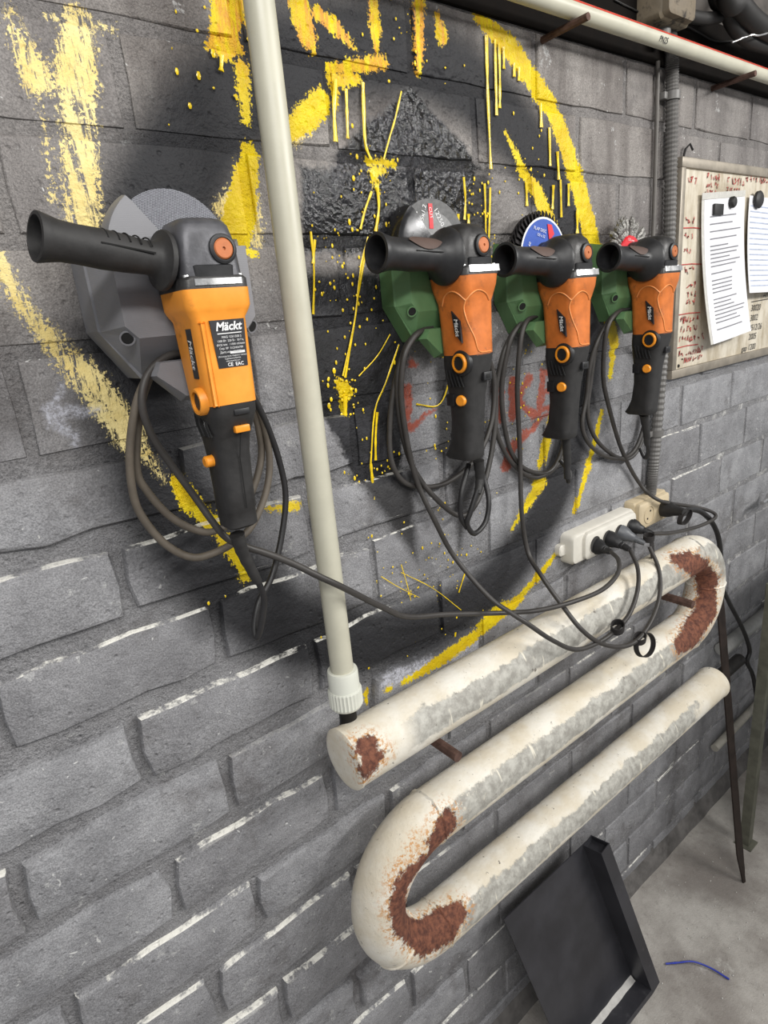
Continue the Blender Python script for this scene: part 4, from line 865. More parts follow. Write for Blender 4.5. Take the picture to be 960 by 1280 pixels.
grinder(G3X, -.008, 'B', 'flap', 'orange grinder with a blue labelled flap disc, middle of the three', [
 ('cable_boot', [(0.8935, -0.07, 1.3903), (0.9007, -0.068, 1.3513), (0.9034, -0.066, 1.3123)], .0060, M_BLK2, 0),
 ('cable', [(0.9035, -0.066, 1.3182), (0.9137, -0.062, 1.3033), (0.93, -0.052, 1.3162), (0.9206, -0.038, 1.339)], .0042, M_CABLE_K, 0),
 ('cable', [(0.8693, -0.026, 1.5945), (0.825, -0.032, 1.5849), (0.8008, -0.028, 1.5545), (0.7933, -0.016, 1.4775), (0.8089, -0.013, 1.3897), (0.8433, -0.013, 1.3407), (0.8991, -0.013, 1.3147), (0.9359, -0.014, 1.3204), (0.9603, -0.016, 1.3573), (0.9751, -0.016, 1.4093), (0.9724, -0.018, 1.4763), (0.9409, -0.024, 1.5296)], .0042, M_CABLE, 0),
 ('cable', [(0.8659, -0.022, 1.5924), (0.824, -0.026, 1.5802), (0.7956, -0.022, 1.545), (0.7857, -0.013, 1.4944), (0.777, -0.013, 1.4425), (0.7868, -0.013, 1.3996), (0.8219, -0.013, 1.3483), (0.8782, -0.013, 1.3118), (0.9358, -0.014, 1.3173), (0.9676, -0.016, 1.3496), (0.9878, -0.014, 1.3994), (0.9848, -0.016, 1.4819), (0.9528, -0.022, 1.5283)], .0042, M_CABLE, 0),
 ('cable', [(0.8676, -0.034, 1.5967), (0.8314, -0.04, 1.589), (0.8141, -0.042, 1.5617), (0.8112, -0.036, 1.5045), (0.8166, -0.03, 1.4586), (0.8291, -0.022, 1.3681), (0.82, -0.03, 1.2643), (0.8279, -0.036, 1.1865), (0.8125, -0.078, 1.1562), (0.8136, -0.116, 1.1166), (0.8222, -0.154, 1.0738), (0.8701, -0.164, 1.0292), (0.9339, -0.168, 0.9985), (0.9849, -0.17, 0.9961), (1.0425, -0.164, 1.017), (1.093, -0.148, 1.0451), (1.1315, -0.122, 1.0771), (1.1484, -0.092, 1.1103)], .0042, M_CABLE, 0),
 ], ((1.1252, -0.034, 1.1388), (1.1432, -0.084, 1.1189), plain('grey_plug', (92, 94, 98), .45, var=.1)))
grinder(G4X, -.010, 'B', 'wire', 'orange grinder with a red hubbed wire brush, nearest the whiteboard', [
 ('cable_boot', [(1.1462, -0.07, 1.3873), (1.1612, -0.068, 1.3491), (1.1697, -0.066, 1.321)], .0062, M_BLK2, 0),
 ('cable', [(1.1692, -0.066, 1.3277), (1.1848, -0.06, 1.3006), (1.1908, -0.05, 1.2879), (1.1918, -0.038, 1.3069)], .0042, M_CABLE_K, 0),
 ('cable', [(1.1379, -0.026, 1.5867), (1.0882, -0.032, 1.5782), (1.0514, -0.028, 1.5411), (1.0387, -0.02, 1.4987), (1.0372, -0.013, 1.4357), (1.025, -0.013, 1.3773), (1.0658, -0.013, 1.3263), (1.1376, -0.013, 1.293), (1.2012, -0.013, 1.2901), (1.2381, -0.014, 1.3267), (1.2589, -0.014, 1.3959), (1.2504, -0.016, 1.4642), (1.2078, -0.024, 1.525)], .0042, M_CABLE, 0),
 ('cable', [(1.139, -0.022, 1.5839), (1.0899, -0.026, 1.5726), (1.0556, -0.022, 1.5292), (1.0483, -0.014, 1.4585), (1.043, -0.013, 1.3977), (1.0792, -0.013, 1.3383), (1.1677, -0.013, 1.2849), (1.2244, -0.014, 1.2925), (1.2559, -0.014, 1.348), (1.2693, -0.014, 1.4284), (1.23, -0.022, 1.515)], .0042, M_CABLE, 0),
 ('cable', [(1.1411, -0.034, 1.5889), (1.0884, -0.04, 1.5834), (1.0583, -0.04, 1.553), (1.0688, -0.028, 1.4758), (1.0962, -0.022, 1.4147), (1.1588, -0.016, 1.3078), (1.2408, -0.013, 1.2128), (1.2538, -0.05, 1.1789), (1.3435, -0.054, 1.145), (1.4159, -0.066, 1.1203), (1.4561, -0.08, 1.1002), (1.4488, -0.086, 1.0893), (1.3622, -0.09, 1.0947), (1.2466, -0.088, 1.1126), (1.181, -0.08, 1.1282)], .0042, M_CABLE, 0),
 ], ((1.1697, -0.034, 1.1396), (1.1814, -0.078, 1.1276), M_BLK))

# ------------------------------------------------------------------ power strip and wall outlet
M_STRIP = plain('yellowed_white_plastic', (212, 208, 198), .5, var=.06, scale=25, bump=.1, dirt=(140, 132, 118), dirt_amt=.08, dirt_scale=30)
M_BEIGE = plain('beige_socket_plastic', (196, 180, 150), .5, var=.07, scale=25, bump=.1, dirt=(130, 114, 90), dirt_amt=.08)
def roundrect(x0, x1, z0, z1, r, m=4):
    out = []
    for cx, cz, a in ((x1 - r, z1 - r, 0), (x0 + r, z1 - r, 90), (x0 + r, z0 + r, 180), (x1 - r, z0 + r, 270)):
        for k in range(m + 1):
            q = math.radians(a + 90 * k / m); out.append((cx + r * math.cos(q), cz + r * math.sin(q)))
    return out
strip = thing('power_strip', (1.09, 0, 1.141), 'white four way power strip screwed to the wall', 'power strip')
def rrloft(bm, specs):
    loft(bm, [[V(x, y, z) for x, z in roundrect(*a)] for y, a in specs])
bm = B(); rrloft(bm, [(-.001, (-.120, .105, -.033, .031, .012)), (-.024, (-.120, .105, -.033, .031, .012)), (-.030, (-.117, .102, -.030, .028, .011)), (-.031, (-.112, .099, -.028, .026, .010))]); obj('base', bm, M_STRIP, strip)
bm = B(); rrloft(bm, [(-.030, (-.088, .098, -.030, .028, .012)), (-.037, (-.087, .097, -.029, .027, .012)), (-.040, (-.083, .093, -.026, .024, .012))]); obj('socket_cover', bm, M_STRIP, strip)
bm = B(); rrloft(bm, [(-.001, (-.138, -.116, -.012, .012, .008)), (-.012, (-.138, -.116, -.012, .012, .008)), (-.014, (-.136, -.116, -.010, .010, .008))]); obj('mounting_ear', bm, M_STRIP, strip)
M_SOCK_SHADE = plain('socket_well', (62, 60, 58), .55, var=.1)  # dark disc colour stands in for the shade inside the recesses
def socket(parent, x, y, z, r, m_ring, m_well):
    bm = B(); lathe(bm, [(0, r + .0015), (.0012, r + .001), (.0012, r), (-.012, r * .96)], (x, y, z), (0, -1, 0), 24, False, False); s = obj('socket', bm, m_ring, parent)
    bm = B(); lathe(bm, [(-.0002, r * .99), (-.0001, 0)], (x, y, z), (0, -1, 0), 24, False, True); obj('socket_well', bm, m_well, s)
    for q in (-1, 1):
        bm = B(); lathe(bm, [(0, .0024), (.0006, .0022), (.0006, 0)], (x + q * .0055, y - .0002, z + q * .008), (0, -1, 0), 10); obj('pin_hole', bm, M_HOLE, s)
for i in range(4): socket(strip, -.059 + .043 * i, -.0402, -.001, .0178, M_STRIP, M_SOCK_SHADE)
outlet = thing('wall_outlet', (1.262, 0, 1.146), 'beige double wall socket beside the power strip', 'socket')
bm = B(); rrloft(bm, [(-.001, (-.062, .072, -.034, .034, .006)), (-.022, (-.062, .072, -.034, .034, .006)), (-.025, (-.060, .070, -.032, .032, .006))]); obj('box', bm, M_BEIGE, outlet)
bm = B(); rrloft(bm, [(-.024, (-.058, .068, -.031, .031, .006)), (-.034, (-.057, .067, -.030, .030, .006)), (-.037, (-.053, .063, -.027, .027, .006))]); obj('cover', bm, M_BEIGE, outlet)
socket(outlet, -.022, -.0372, 0, .019, M_BEIGE, M_BEIGE)
socket(outlet, .036, -.0372, 0, .019, M_BEIGE, M_BEIGE)
for q, zz in ((-1, 0), (1, 0)):
    pass
cord = thing('extension_cord', (1.30, -.05, 1.146), 'thick black power cord plugged into the beige socket, running down behind the bench', 'cord')
bm = B(); P = catmull([(1.2834, -0.09, 1.1508), (1.3345, -0.088, 1.1423), (1.3947, -0.082, 1.1173), (1.4651, -0.074, 1.0721), (1.5199, -0.068, 1.0151), (1.553, -0.064, 0.9426), (1.5625, -0.062, 0.8824), (1.6271, -0.062, 0.7958), (1.7379, -0.06, 0.6694), (1.8048, -0.06, 0.5696), (1.7965, -0.06, 0.5295), (1.8577, -0.06, 0.445), (1.9506, -0.06, 0.2277)], 7)
tube(bm, P, .0062, 10); obj('cable', bm, M_CABLE_K, cord, world_co=True, smooth=60)
bm = B(); lathe(bm, [(0, .0185), (.010, .0190), (.020, .0175), (.030, .0130), (.045, .0105), (.062, .0085)], (1.298, -.037, 1.146), Vector((1.2834, -0.09, 1.1508)) - V(1.298, -.037, 1.146), 20); obj('plug', bm, M_BLK2, cord, world_co=True)

# hook and loop ties on the cables
M_VEL = plain('black_fabric_tie', (38, 35, 35), .85, var=.3, scale=200, bump=.6)
def tie(c, u, w, ru, rw, width, label, tail=None):
    c, u, w = Vector(c), Vector(u).normalized(), Vector(w).normalized(); nn = u.cross(w); m = 26; bm = B(); secs = []
    for k in range(m):
        a = 2 * math.pi * k / m; q = u * ru * math.cos(a) + w * rw * math.sin(a); o_ = q.normalized() * .0009
        secs.append([c + q - o_ - nn * width / 2, c + q + o_ - nn * width / 2, c + q + o_ + nn * width / 2, c + q - o_ + nn * width / 2])
    rings = [[bm.verts.new(v) for v in s] for s in secs]
    for k in range(m):
        A_, B_ = rings[k], rings[(k + 1) % m]
        for q in range(4): bm.faces.new((A_[q], A_[(q + 1) % 4], B_[(q + 1) % 4], B_[q]))
    if tail:
        a, b = [Vector(t) for t in tail]; d = (b - a).normalized(); s_ = d.cross(V(0, -1, 0)).normalized() * width / 2
        loft(bm, [[a - s_, a + s_, a + s_ + V(0, -.002, 0), a - s_ + V(0, -.002, 0)], [b - s_, b + s_, b + s_ + V(0, -.002, 0), b - s_ + V(0, -.002, 0)]])
    return tag(obj('cable_tie', bm, M_VEL, smooth=50), label, 'cable tie', 'fabric ties on the grinder cables')
tie((0.9108, -0.168, 1.0476), (1, 0, .3), (0, 1, .25), .013, .011, .015, 'black fabric tie bunched round the cable over the upper radiator pipe')
tie((0.9998, -0.172, 0.9751), (1, 0, -.1), (.1, .3, 1), .030, .022, .010, 'open looped black fabric tie hanging above the middle radiator pipe')
tie((0.9851, -0.17, 0.9944), (1, 0, .2), (0, 1, .2), .013, .010, .013, 'small black band round the cable at the open looped tie')
tie((1.1546, -0.086, 1.1284), (1, 0, .1), (0, 1, .1), .012, .010, .013, 'black fabric tie with a hanging tail below the power strip plugs', tail=((1.1537, -0.092, 1.1229), (1.1608, -0.094, 1.0669)))
tie((1.2872, -0.094, 1.1394), (1, 0, .25), (.05, .1, 1), .023, .013, .012, 'black fabric tie looped on the cord beside the beige socket')

# ------------------------------------------------------------------ corrugated conduit
M_COND = plain('grey_corrugated_plastic', (104, 102, 100), .5, var=.12, scale=30, bump=.1, dirt=(70, 66, 62), dirt_amt=.1)
cond = thing('corrugated_conduit', (1.285, -.016, 1.19), 'grey corrugated conduit running down from the ceiling to the wall socket', 'conduit')
P = catmull([(1.262, -.022, 2.07), (1.284, -.018, 2.045), (1.296, -.016, 2.0), (1.306, -.016, 1.86), (1.313, -.016, 1.68), (1.306, -.016, 1.475), (1.290, -.016, 1.25), (1.282, -.016, 1.178)], 40)
bm = B(); rad_ = [.0125 if i % 2 else .0105 for i in range(len(P))]; tube(bm, P, rad_, 14); obj('hose', bm, M_COND, cond, smooth=20, world_co=True)
for cz, cx in ((1.965, 1.299), (1.318, 1.296)):
    bm = B(); m = 14; secs = []
    for zz in (-.007, .007):
        secs.append([V(cx + .0148 * math.cos(math.pi * (-.15 + 1.3 * k / m)), -.016 - .0148 * math.sin(math.pi * (-.15 + 1.3 * k / m)), cz + zz) for k in range(m + 1)] + [V(cx + .0128 * math.cos(math.pi * (-.15 + 1.3 * k / m)), -.016 - .0128 * math.sin(math.pi * (-.15 + 1.3 * k / m)), cz + zz) for k in range(m, -1, -1)])
    loft(bm, secs); box(bm, (cx - .026, -.016, cz - .006), (cx - .012, -.001, cz + .006), .001); obj('clip', bm, M_COND, cond, world_co=True)
bm = B(); tube(bm, catmull([(1.262, -.006, 2.02), (1.266, -.006, 1.9), (1.268, -.006, 1.72), (1.264, -.006, 1.5)], 8), .004, 8)
tag(obj('wire', bm, plain('grey_wire', (96, 92, 88), .6), smooth=60), 'thin grey wire beside the corrugated conduit', 'wire')

# ------------------------------------------------------------------ junction box and cables under the ceiling
jb = thing('junction_box', (1.245, 0, 2.106), 'dirty cream junction box above the conduit', 'junction box')
M_JB = plain('grimy_cream_plastic', (120, 108, 90), .7, var=.3, scale=30, bump=.5, dirt=(40, 35, 30), dirt_amt=.7, dirt_scale=30)
bm = B(); rrloft(bm, [(-.001, (-.055, .045, -.045, .05, .01)), (-.045, (-.055, .045, -.045, .05, .01)), (-.052, (-.050, .040, -.040, .045, .01))]); obj('box', bm, M_JB, jb)
bm = B(); rrloft(bm, [(-.050, (-.052, .042, -.042, .047, .01)), (-.060, (-.050, .040, -.040, .045, .01)), (-.062, (-.046, .036, -.036, .041, .01))]); obj('lid', bm, M_JB, jb)
bm = B(); lathe(bm, [(0, .014), (.02, .014), (.021, .016), (.028, .016)], (.0, -.022, -.040), (0, 0, -1), 16); obj('gland', bm, M_COND, jb)
M_HOSE = plain('dusty_black_hose', (24, 22, 21), .65, var=.3, scale=25, bump=.3, dirt=(50, 46, 42), dirt_amt=.1, dirt_scale=15)
for nm, pts, r, lb in (
 ('ceiling_cable', [(1.2668, -0.035, 2.0975), (1.2886, -0.042, 2.0844), (1.3452, -0.046, 2.0864), (1.408, -0.048, 2.1), (1.4427, -0.05, 2.1206), (1.4702, -0.05, 2.155)] + [(1.62, -.05, 2.28), (1.70, -.05, 2.50), (1.72, -.05, 2.76)], .0105, 'thick black cable leaving the junction box under the ceiling'),
 ('ceiling_cable', [(1.20, -.05, 2.76), (1.22, -.05, 2.50)] + [(1.358, -0.05, 2.1519), (1.3976, -0.056, 2.1142), (1.4365, -0.06, 2.0825), (1.4974, -0.06, 2.071), (1.5896, -0.06, 2.0738), (1.7977, -0.06, 2.0862)] + [(2.10, -.06, 2.05), (2.7, -.06, 2.08), (3.4, -.06, 2.10)], .013, 'thick dark cable sagging across the top right corner'),
 ('ceiling_cable', [(1.22, -.075, 2.76), (1.24, -.075, 2.50)] + [(1.351, -0.075, 2.1407), (1.409, -0.08, 2.1061), (1.4802, -0.08, 2.0903), (1.5732, -0.08, 2.0867), (1.7369, -0.08, 2.0933)] + [(2.10, -.08, 2.10), (2.7, -.08, 2.13), (3.4, -.08, 2.15)], .018, 'added dark bundle filling the black void under the ceiling')):  # last bundle is added to darken the unlit corner void
    bm = B(); tube(bm, catmull(pts, 8), r, 12); tag(obj(nm, bm, M_HOSE, smooth=60), lb, 'cable', 'cables under the ceiling')
for pts, lb, mt in (
 ([(1.1174, -0.006, 2.0886), (1.1969, -0.006, 2.0841), (1.2671, -0.006, 2.079), (1.3313, -0.008, 2.0888), (1.399, -0.008, 2.0868), (1.4582, -0.008, 2.0826), (1.5088, -0.008, 2.0875), (1.5742, -0.01, 2.0996)], 'thin dark wire sagging along the render above the overhead pipe', M_HOSE),
 ([(1.405, -0.072, 2.049), (1.4492, -0.085, 2.0629), (1.4783, -0.09, 2.0657), (1.565, -0.09, 2.09), (1.6974, -0.09, 2.1268)] + [(1.95, -.09, 2.25), (2.15, -.08, 2.50), (2.2, -.08, 2.76)], 'thin pale wire rising to the right in front of the cables', M_STEEL)):
    bm = B(); tube(bm, catmull(pts, 8), .0017, 6); tag(obj('loose_wire', bm, mt, smooth=60), lb, 'wire')

# ------------------------------------------------------------------ notice board
M_ALU = plain('dull_aluminium', (146, 138, 126), .5, .4, .15, 30, .2, (92, 82, 70), .2, 12)
n = NB('grimy_whiteboard'); p = n.geo()
gr_ = n.noise(n.vm('MULTIPLY', p, (1, 1, .3)), 16, 7, .7)
bc = n.mix(n.step(gr_, .38, .62), lin((176, 164, 142)), lin((214, 206, 190)))
bc = n.mix(n.step(n.noise(p, 7, 6, .65), .54, .72, 0, .8), bc, lin((138, 122, 98)))
M_WB = n.fin(bc, .4, 0, n.bump(n.noise(p, 200, 2), .05, .001), .4)
WX0, WX1, WZ0, WZ1 = 1.352, 2.36, 1.426, 1.868
wb = thing('whiteboard', (WX0, -.001, WZ0), 'grimy wall whiteboard with handwritten red notes and paper sheets', 'whiteboard')
bm = B(); box(bm, (WX0 + .012, -.010, WZ0 + .012), (WX1 - .012, -.001, WZ1 - .012)); pn = obj('panel', bm, M_WB, wb, smooth=0, world_co=True)
for a, b in (((WX0, -.016, WZ1 - .020), (WX1, -.001, WZ1)), ((WX0, -.016, WZ0), (WX1, -.001, WZ0 + .020)), ((WX0, -.016, WZ0 + .019), (WX0 + .018, -.001, WZ1 - .019)), ((WX1 - .018, -.016, WZ0 + .019), (WX1, -.001, WZ1 - .019))):
    bm = B(); box(bm, a, b, .003); obj('frame_rail', bm, M_ALU, wb, world_co=True)
bm = B(); tube(bm, [V(1.375, -.004, WZ1 - .002), V(1.376, -.008, WZ1 + .016), V(1.385, -.012, WZ1 + .024), V(1.390, -.016, WZ1 + .012)], .0022, 6); obj('hanging_hook', bm, M_HOSE, wb, world_co=True)
M_REDINK = plain('red_marker', (176, 62, 58), .6, var=.2); M_BLKINK = plain('black_marker', (50, 46, 44), .6, var=.2)
def scribble(x0, x1, z, h, mat, seed, w=.0022):
    rnd = random.Random(seed); bm = B(); x = x0
    while x < x1:
        cw = h * rnd.uniform(.45, .8); pts = [(x + cw * rnd.random(), z + h * rnd.uniform(-.5, .5)) for _ in range(rnd.choice((3, 4, 4, 5)))]
        ribbon(bm, pts, w, -.0116); x += cw * 1.25 + (h * .6 if rnd.random() < .2 else 0)
    obj('handwriting', bm, mat, pn, smooth=0, world_co=True)
def writing(s, x, z, sz, mat, rot=0):
    o_ = text('handwriting', s, sz, mat, pn, (0, 0, 0), rot=(math.pi / 2, math.radians(rot), 0), align='LEFT', shear=.15)
    o_.location = V(x, -.0112, z) - world_loc(pn)
for i, (x0, x1, z, h) in enumerate(((1.385, 1.425, 1.828, .016), (1.465, 1.520, 1.838, .014), (1.465, 1.515, 1.822, .013), (1.460, 1.515, 1.806, .013), (1.465, 1.512, 1.790, .012), (1.56, 1.64, 1.834, .016), (1.65, 1.76, 1.842, .014), (1.56, 1.63, 1.814, .013),
    (1.384, 1.415, 1.752, .014), (1.384, 1.420, 1.722, .015), (1.384, 1.410, 1.690, .014), (1.390, 1.435, 1.652, .015), (1.405, 1.440, 1.622, .015), (1.405, 1.440, 1.604, .014), (1.405, 1.438, 1.586, .013), (1.384, 1.46, 1.550, .015), (1.384, 1.47, 1.530, .014), (1.384, 1.49, 1.508, .015), (1.384, 1.49, 1.478, .014), (1.40, 1.49, 1.462, .013))):
    scribble(x0, x1, z, h, M_REDINK, 40 + i)
for z in (1.736, 1.664, 1.562, 1.492):
    bm = B(); ribbon(bm, [(1.372, z), (1.42, z + .001), (1.47, z - .001)], .002, -.0116); obj('ruled_line', bm, M_REDINK, pn, smooth=0, world_co=True)
for s, x, z in (('30020', 1.735, 1.552), ('3002', 1.735, 1.528), ('4512/26', 1.735, 1.504), ('2005', 1.735, 1.482), ('Дет.', 1.80, 1.585), ('gap 1200', 1.70, 1.456)): writing(s, x, z, .022, M_BLKINK)
bm = B(); ribbon(bm, [(1.735, 1.568), (1.85, 1.570)], .002, -.0116); obj('ruled_line', bm, M_BLKINK, pn, smooth=0, world_co=True)
bm = B(); lathe(bm, [(0, .004), (.002, .0035), (.002, 0)], (1.388, -.010, 1.452), (0, -1, 0), 12); obj('screw', bm, M_HOSE, wb, world_co=True)
# paper sheets
M_PAPER = plain('white_paper', (222, 222, 226), .7, var=.03, scale=15, bump=.05); M_SLEEVE = plain('clear_sleeve', (196, 194, 188), .25, var=.05)
M_INKG = plain('grey_print', (120, 120, 126), .7); M_INKB = plain('blue_rule', (168, 178, 200), .7)
def sheet(name, tl, tr, hgt, sag, label, rows, ink, sleeve=False):
    tl, tr = Vector(tl), Vector(tr); ux = (tr - tl); W_ = ux.length; ux.normalize(); dn = V(0, -1, 0).cross(ux).normalized()
    if dn.z > 0: dn = -dn
    t = thing(name, tl, label, 'paper sheet', 'papers on the whiteboard')
    def pt(u, v): return ux * (u * W_) + dn * (v * hgt) + V(0, -sag * v ** 2 - .0015 * math.sin(5 * u), 0)
    bm = B(); m = 12; g0 = [[bm.verts.new(pt(u / 4, v / m)) for u in range(5)] for v in range(m + 1)]; g1 = [[bm.verts.new(pt(u / 4, v / m) + V(0, .0007, 0)) for u in range(5)] for v in range(m + 1)]
    for v in range(m):
        for u in range(4):
            bm.faces.new((g0[v][u], g0[v][u + 1], g0[v + 1][u + 1], g0[v + 1][u])); bm.faces.new((g1[v][u], g1[v + 1][u], g1[v + 1][u + 1], g1[v][u + 1]))
    bd0 = [g0[0][u] for u in range(5)] + [g0[v][4] for v in range(1, m + 1)] + [g0[m][u] for u in range(3, -1, -1)] + [g0[v][0] for v in range(m - 1, 0, -1)]
    bd1 = [g1[0][u] for u in range(5)] + [g1[v][4] for v in range(1, m + 1)] + [g1[m][u] for u in range(3, -1, -1)] + [g1[v][0] for v in range(m - 1, 0, -1)]
    for a in range(len(bd0)): b = (a + 1) % len(bd0); bm.faces.new((bd0[a], bd1[a], bd1[b], bd0[b]))
    pg = obj('page', bm, M_PAPER, t, smooth=60)
    bm = B()
    for u0, u1, v in rows:
        q = .0026 / hgt / 2; k = 6
        top_ = [bm.verts.new(pt(u0 + (u1 - u0) * e / k, v - q) + V(0, -.0005, 0)) for e in range(k + 1)]; bot = [bm.verts.new(pt(u0 + (u1 - u0) * e / k, v + q) + V(0, -.0005, 0)) for e in range(k + 1)]
        for e in range(k): bm.faces.new((top_[e], top_[e + 1], bot[e + 1], bot[e]))
    o_ = obj('printed_lines', bm, ink, pg, smooth=0); o_['kind'] = 'stuff'
    if sleeve:
        for u0, u1 in ((-.05, 0.0),):
            bm = B(); loft(bm, [[pt(u0, v / m) + V(0, .0006, 0) for v in range(m + 1)] + [pt(u0, v / m) + V(0, .0014, 0) for v in range(m, -1, -1)], [pt(u1, v / m) + V(0, .0006, 0) for v in range(m + 1)] + [pt(u1, v / m) + V(0, .0014, 0) for v in range(m, -1, -1)]])
            obj('sleeve_edge', bm, M_SLEEVE, t)
        bm = B()
        loft(bm, [[pt(-.05, -.045), pt(1.01, -.045), pt(1.01, -.002), pt(-.05, -.002)], [pt(-.05, -.045) + V(0, .001, 0), pt(1.01, -.045) + V(0, .001, 0), pt(1.01, -.002) + V(0, .001, 0), pt(-.05, -.002) + V(0, .001, 0)]]); obj('sleeve_top', bm, M_SLEEVE, t, smooth=0)
    return t
rw = random.Random(5)
rows1 = []
vv = .115
while vv < .92:
    rows1.append((.12, rw.uniform(.55, .92), vv)); vv += rw.choice((.028, .028, .05))
sheet('paper_sheet', (1.446, -.0185, 1.790), (1.638, -.0185, 1.803), .300, .030, 'white printed sheet in a clear sleeve on the whiteboard', rows1, M_INKG, True)
sheet('paper_sheet', (1.662, -.0175, 1.806), (1.862, -.0175, 1.800), .215, .020, 'white ruled sheet to the right of the printed one', [(.04, .96, .10 + .055 * i) for i in range(16)], M_INKB)
M_MAG = plain('black_magnet', (36, 35, 35), .55, var=.2)
for c, hx, hz, lb in (((1.500, 1.772), .020, .011, 'flat black rectangular magnet on the printed sheet'),):
    bm = B(); box(bm, (c[0] - hx, -.026, c[1] - hz), (c[0] + hx, -.0205, c[1] + hz), .001); tag(obj('magnet', bm, M_MAG), lb, 'magnet', 'black magnets on the whiteboard')
for (x, z), r, lb in (((1.565, 1.788), .012, 'round black magnet at the top of the printed sheet'), ((1.696, 1.797), .019, 'large black magnet on the ruled sheet'), ((1.654, 1.612), .013, 'black magnet on the whiteboard between the two sheets')):
    bm = B(); lathe(bm, [(0, r), (.006, r), (.009, r * .8), (.010, r * .3)], (x, -.0200 if r < .0125 or r > .015 else -.0105, z), (0, -1, 0), 18); tag(obj('magnet', bm, M_MAG), lb, 'magnet', 'black magnets on the whiteboard')

# ------------------------------------------------------------------ steel tray leaning on the wall
M_TRAY = plain('blackened_sheet_steel', (60, 60, 65), .34, .35, .25, 9, .1, (124, 124, 126), .2, 7)
M_TRAYD = plain('grinding_dust', (196, 194, 190), .9, var=.1, scale=80, bump=.6)
tr_ = thing('steel_tray', (.93, -.12, 0), 'black folded steel tray leaning against the wall under the radiator', 'tray')
TL, TR, BR, BL = V(.705, -.052, .412), V(1.012, -.052, .412), V(1.086, -.150, .004), V(.784, -.150, .004)
ex = (TR - TL).normalized(); ez = (TL - BL).normalized(); nn = ex.cross(ez).normalized()
if nn.y > 0: nn = -nn
bm = B(); loft(bm, [[TL, TR, BR, BL], [v + nn * .0025 for v in (TL, TR, BR, BL)]]); obj('base_sheet', bm, M_TRAY, tr_, smooth=0, world_co=True)
def channel(a, b, side, h, w):
    """folded rim: thin walled box section standing on the sheet"""
    bm = B(); t = .0022
    d = (b - a).normalized(); s = side - d * side.dot(d); s.normalize()
    def rect(p, i): return [p + s * i + nn * (.0025 + i), p + s * (w - i) + nn * (.0025 + i), p + s * (w - i) + nn * (h - i), p + s * i + nn * (h - i)]
    loft(bm, [rect(a + d * .012, t), rect(a, t), rect(a, 0), rect(b, 0)], True, True)
    return bm
obj('rim', channel(TR - ex * .034, BR - ex * .034, ex, .052, .034), M_TRAY, tr_, smooth=0, world_co=True)
obj('rim', channel(BL, BR - ex * .034, ez, .052, .012), M_TRAY, tr_, smooth=0, world_co=True)
bm = B(); secs = []
for i in range(14):
    t = i / 13; c = BL + (BR - ex * .036 - BL) * t + ez * .012 + nn * .0026; k = random.uniform(.88, 1.08)
    secs.append([c, c + ez * .014 * k, c + ez * .007 + nn * .004 * k, c + nn * .009 * k])
loft(bm, secs); o = obj('dust_pile', bm, M_TRAYD, tr_, smooth=50, world_co=True); o['kind'] = 'stuff'

# ------------------------------------------------------------------ right hand clutter
M_STRIPST = plain('rust_brown_steel', (50, 41, 37), .6, .5, .3, 40, .4, (40, 32, 28), .3, 20)
bm = B(); a, b = V(1.530, -.208, .001), V(1.530, -.085, .858); secs = []
for i in range(40):
    t = i / 39; c = a + (b - a) * t; wl = .030 - (.022 * (1 - t / .12) if t < .12 else 0); rg_ = random.uniform(0, .0028)
    secs.append([c + V(-wl, 0, wl * .02), c + V(.0 + rg_, -.002, 0), c + V(.0 + rg_, .002, 0), c + V(-wl, .0035, 0)])
loft(bm, secs); tag(obj('steel_strip', bm, M_STRIPST, smooth=25), 'narrow rusty steel strip with a torn edge leaning on the wall', 'steel strip')
bench = thing('workbench', (1.665, -.16, 0), 'steel legged workbench at the right edge', 'workbench')
M_BENCH = plain('grey_green_steel', (112, 112, 100), .55, .4, .2, 30, .3, (70, 62, 54), .3, 14)
def angle_leg(x, y, sx=1):
    bm = B(); prof = [(0, 0), (.026, 0), (.026, .004), (.004, .004), (.004, .026), (0, .026)]
    loft(bm, [[V(x + u * sx, y + v, z) for u, v in prof] for z in (.004, .862)]); lg = obj('leg', bm, M_BENCH, bench, smooth=0, world_co=True)
    bm = B(); box(bm, (x - .012, y - .012, 0), (x + .038, y + .036, .005), .001); obj('foot_plate', bm, M_BENCH, lg, smooth=0, world_co=True)
angle_leg(1.655, -.165); angle_leg(2.6, -.165); angle_leg(1.72, -.74); angle_leg(2.6, -.74)
bm = B(); box(bm, (1.700, -.76, .86), (2.66, -.165, .90), .003); obj('unseen_bench_top', bm, M_BENCH, bench, world_co=True)  # top is out of view, extended left to shade the lower right wall
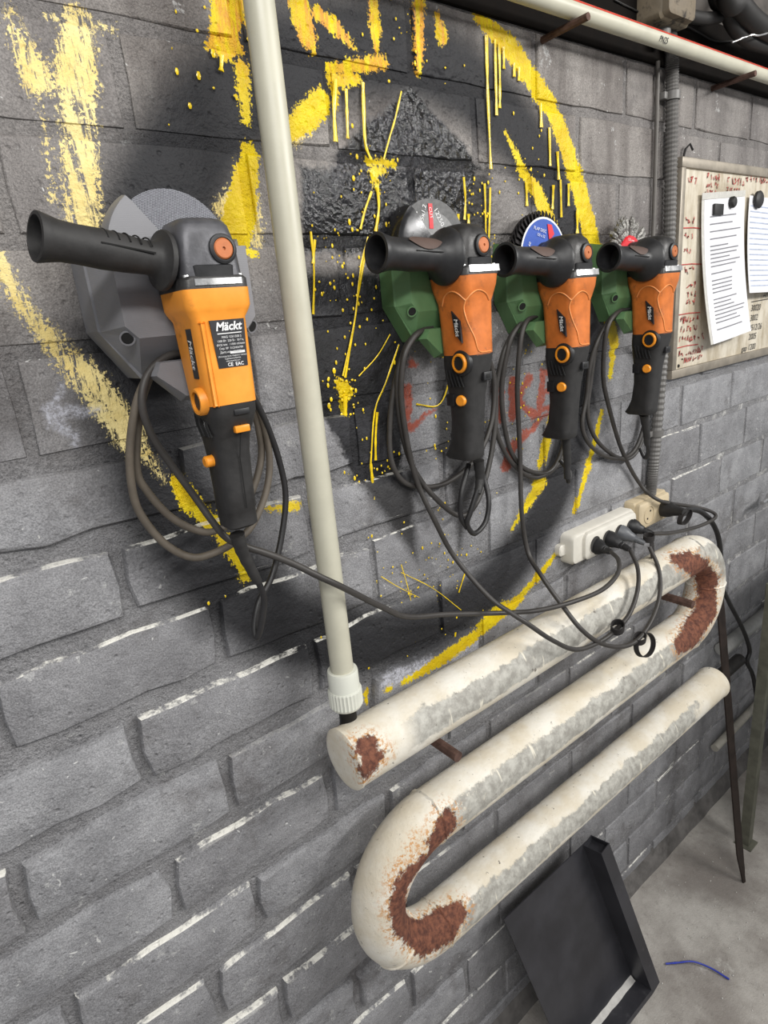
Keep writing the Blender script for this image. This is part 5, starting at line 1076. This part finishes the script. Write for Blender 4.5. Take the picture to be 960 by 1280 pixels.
bm = B(); box(bm, (1.660, -.165, .82), (2.62, -.135, .86), .002); obj('rail', bm, M_BENCH, bench, world_co=True)
bm = B(); box(bm, (1.760, -.74, .30), (2.62, -.19, .32), .003); obj('unseen_shelf', bm, M_BENCH, bench, world_co=True)  # unseen shelf, brought closer to block light from the wall
bm = B(); lathe(bm, [(0, .016), (.012, .016), (.013, .009), (.05, .009), (.051, .006), (.10, .006)], (1.93, -.035, 1.015), (-1, -.1, .06), 12); tag(obj('wall_bolt', bm, M_STEEL, smooth=30), 'short bright metal bolt fixed to the wall at the right edge', 'bolt')
bm = B(); tube(bm, [V(1.70, -.024, .60), V(2.0, -.024, .60), V(2.7, -.024, .60)], .020, 16); tag(obj('water_pipe', bm, plain('grey_painted_pipe', (150, 150, 148), .5, .1, .1), smooth=60), 'grey horizontal pipe beyond the steel strip', 'pipe')
bm = B(); tube(bm, [V(1.72, -.020, .24), V(2.1, -.020, .25), V(2.7, -.020, .26)], .012, 12); tag(obj('water_pipe', bm, plain('pale_pipe', (170, 166, 156), .5, .1, .1), smooth=60), 'thin pale pipe low on the wall behind the bench leg', 'pipe')
# blue plastic offcut on the floor
bm = B(); tube(bm, catmull([(1.150, -.180, .004), (1.172, -.200, .008), (1.200, -.224, .010), (1.218, -.258, .007), (1.226, -.300, .004)], 8), .0022, 6)
tag(obj('wire_offcut', bm, plain('blue_insulation', (40, 58, 170), .4), smooth=60), 'curved blue wire offcut on the floor', 'wire')
# crumbs of grit on the floor
bm = B(); rnd = random.Random(11)
for _ in range(130):
    x, y = rnd.uniform(.95, 1.60), rnd.uniform(-.62, -.05); r = rnd.uniform(.0008, .0022)
    g = bmesh.ops.create_icosphere(bm, subdivisions=1, radius=r)
    for v in g['verts']: v.co = V(x + v.co.x * rnd.uniform(.7, 1.5), y + v.co.y * rnd.uniform(.7, 1.3), max(0, r * .6 + v.co.z * .8))
o = obj('floor_grit', bm, M_TRAYD, smooth=0); tag(o, 'pale grit and metal crumbs scattered on the floor', 'grit', kind='stuff')

flush_text()
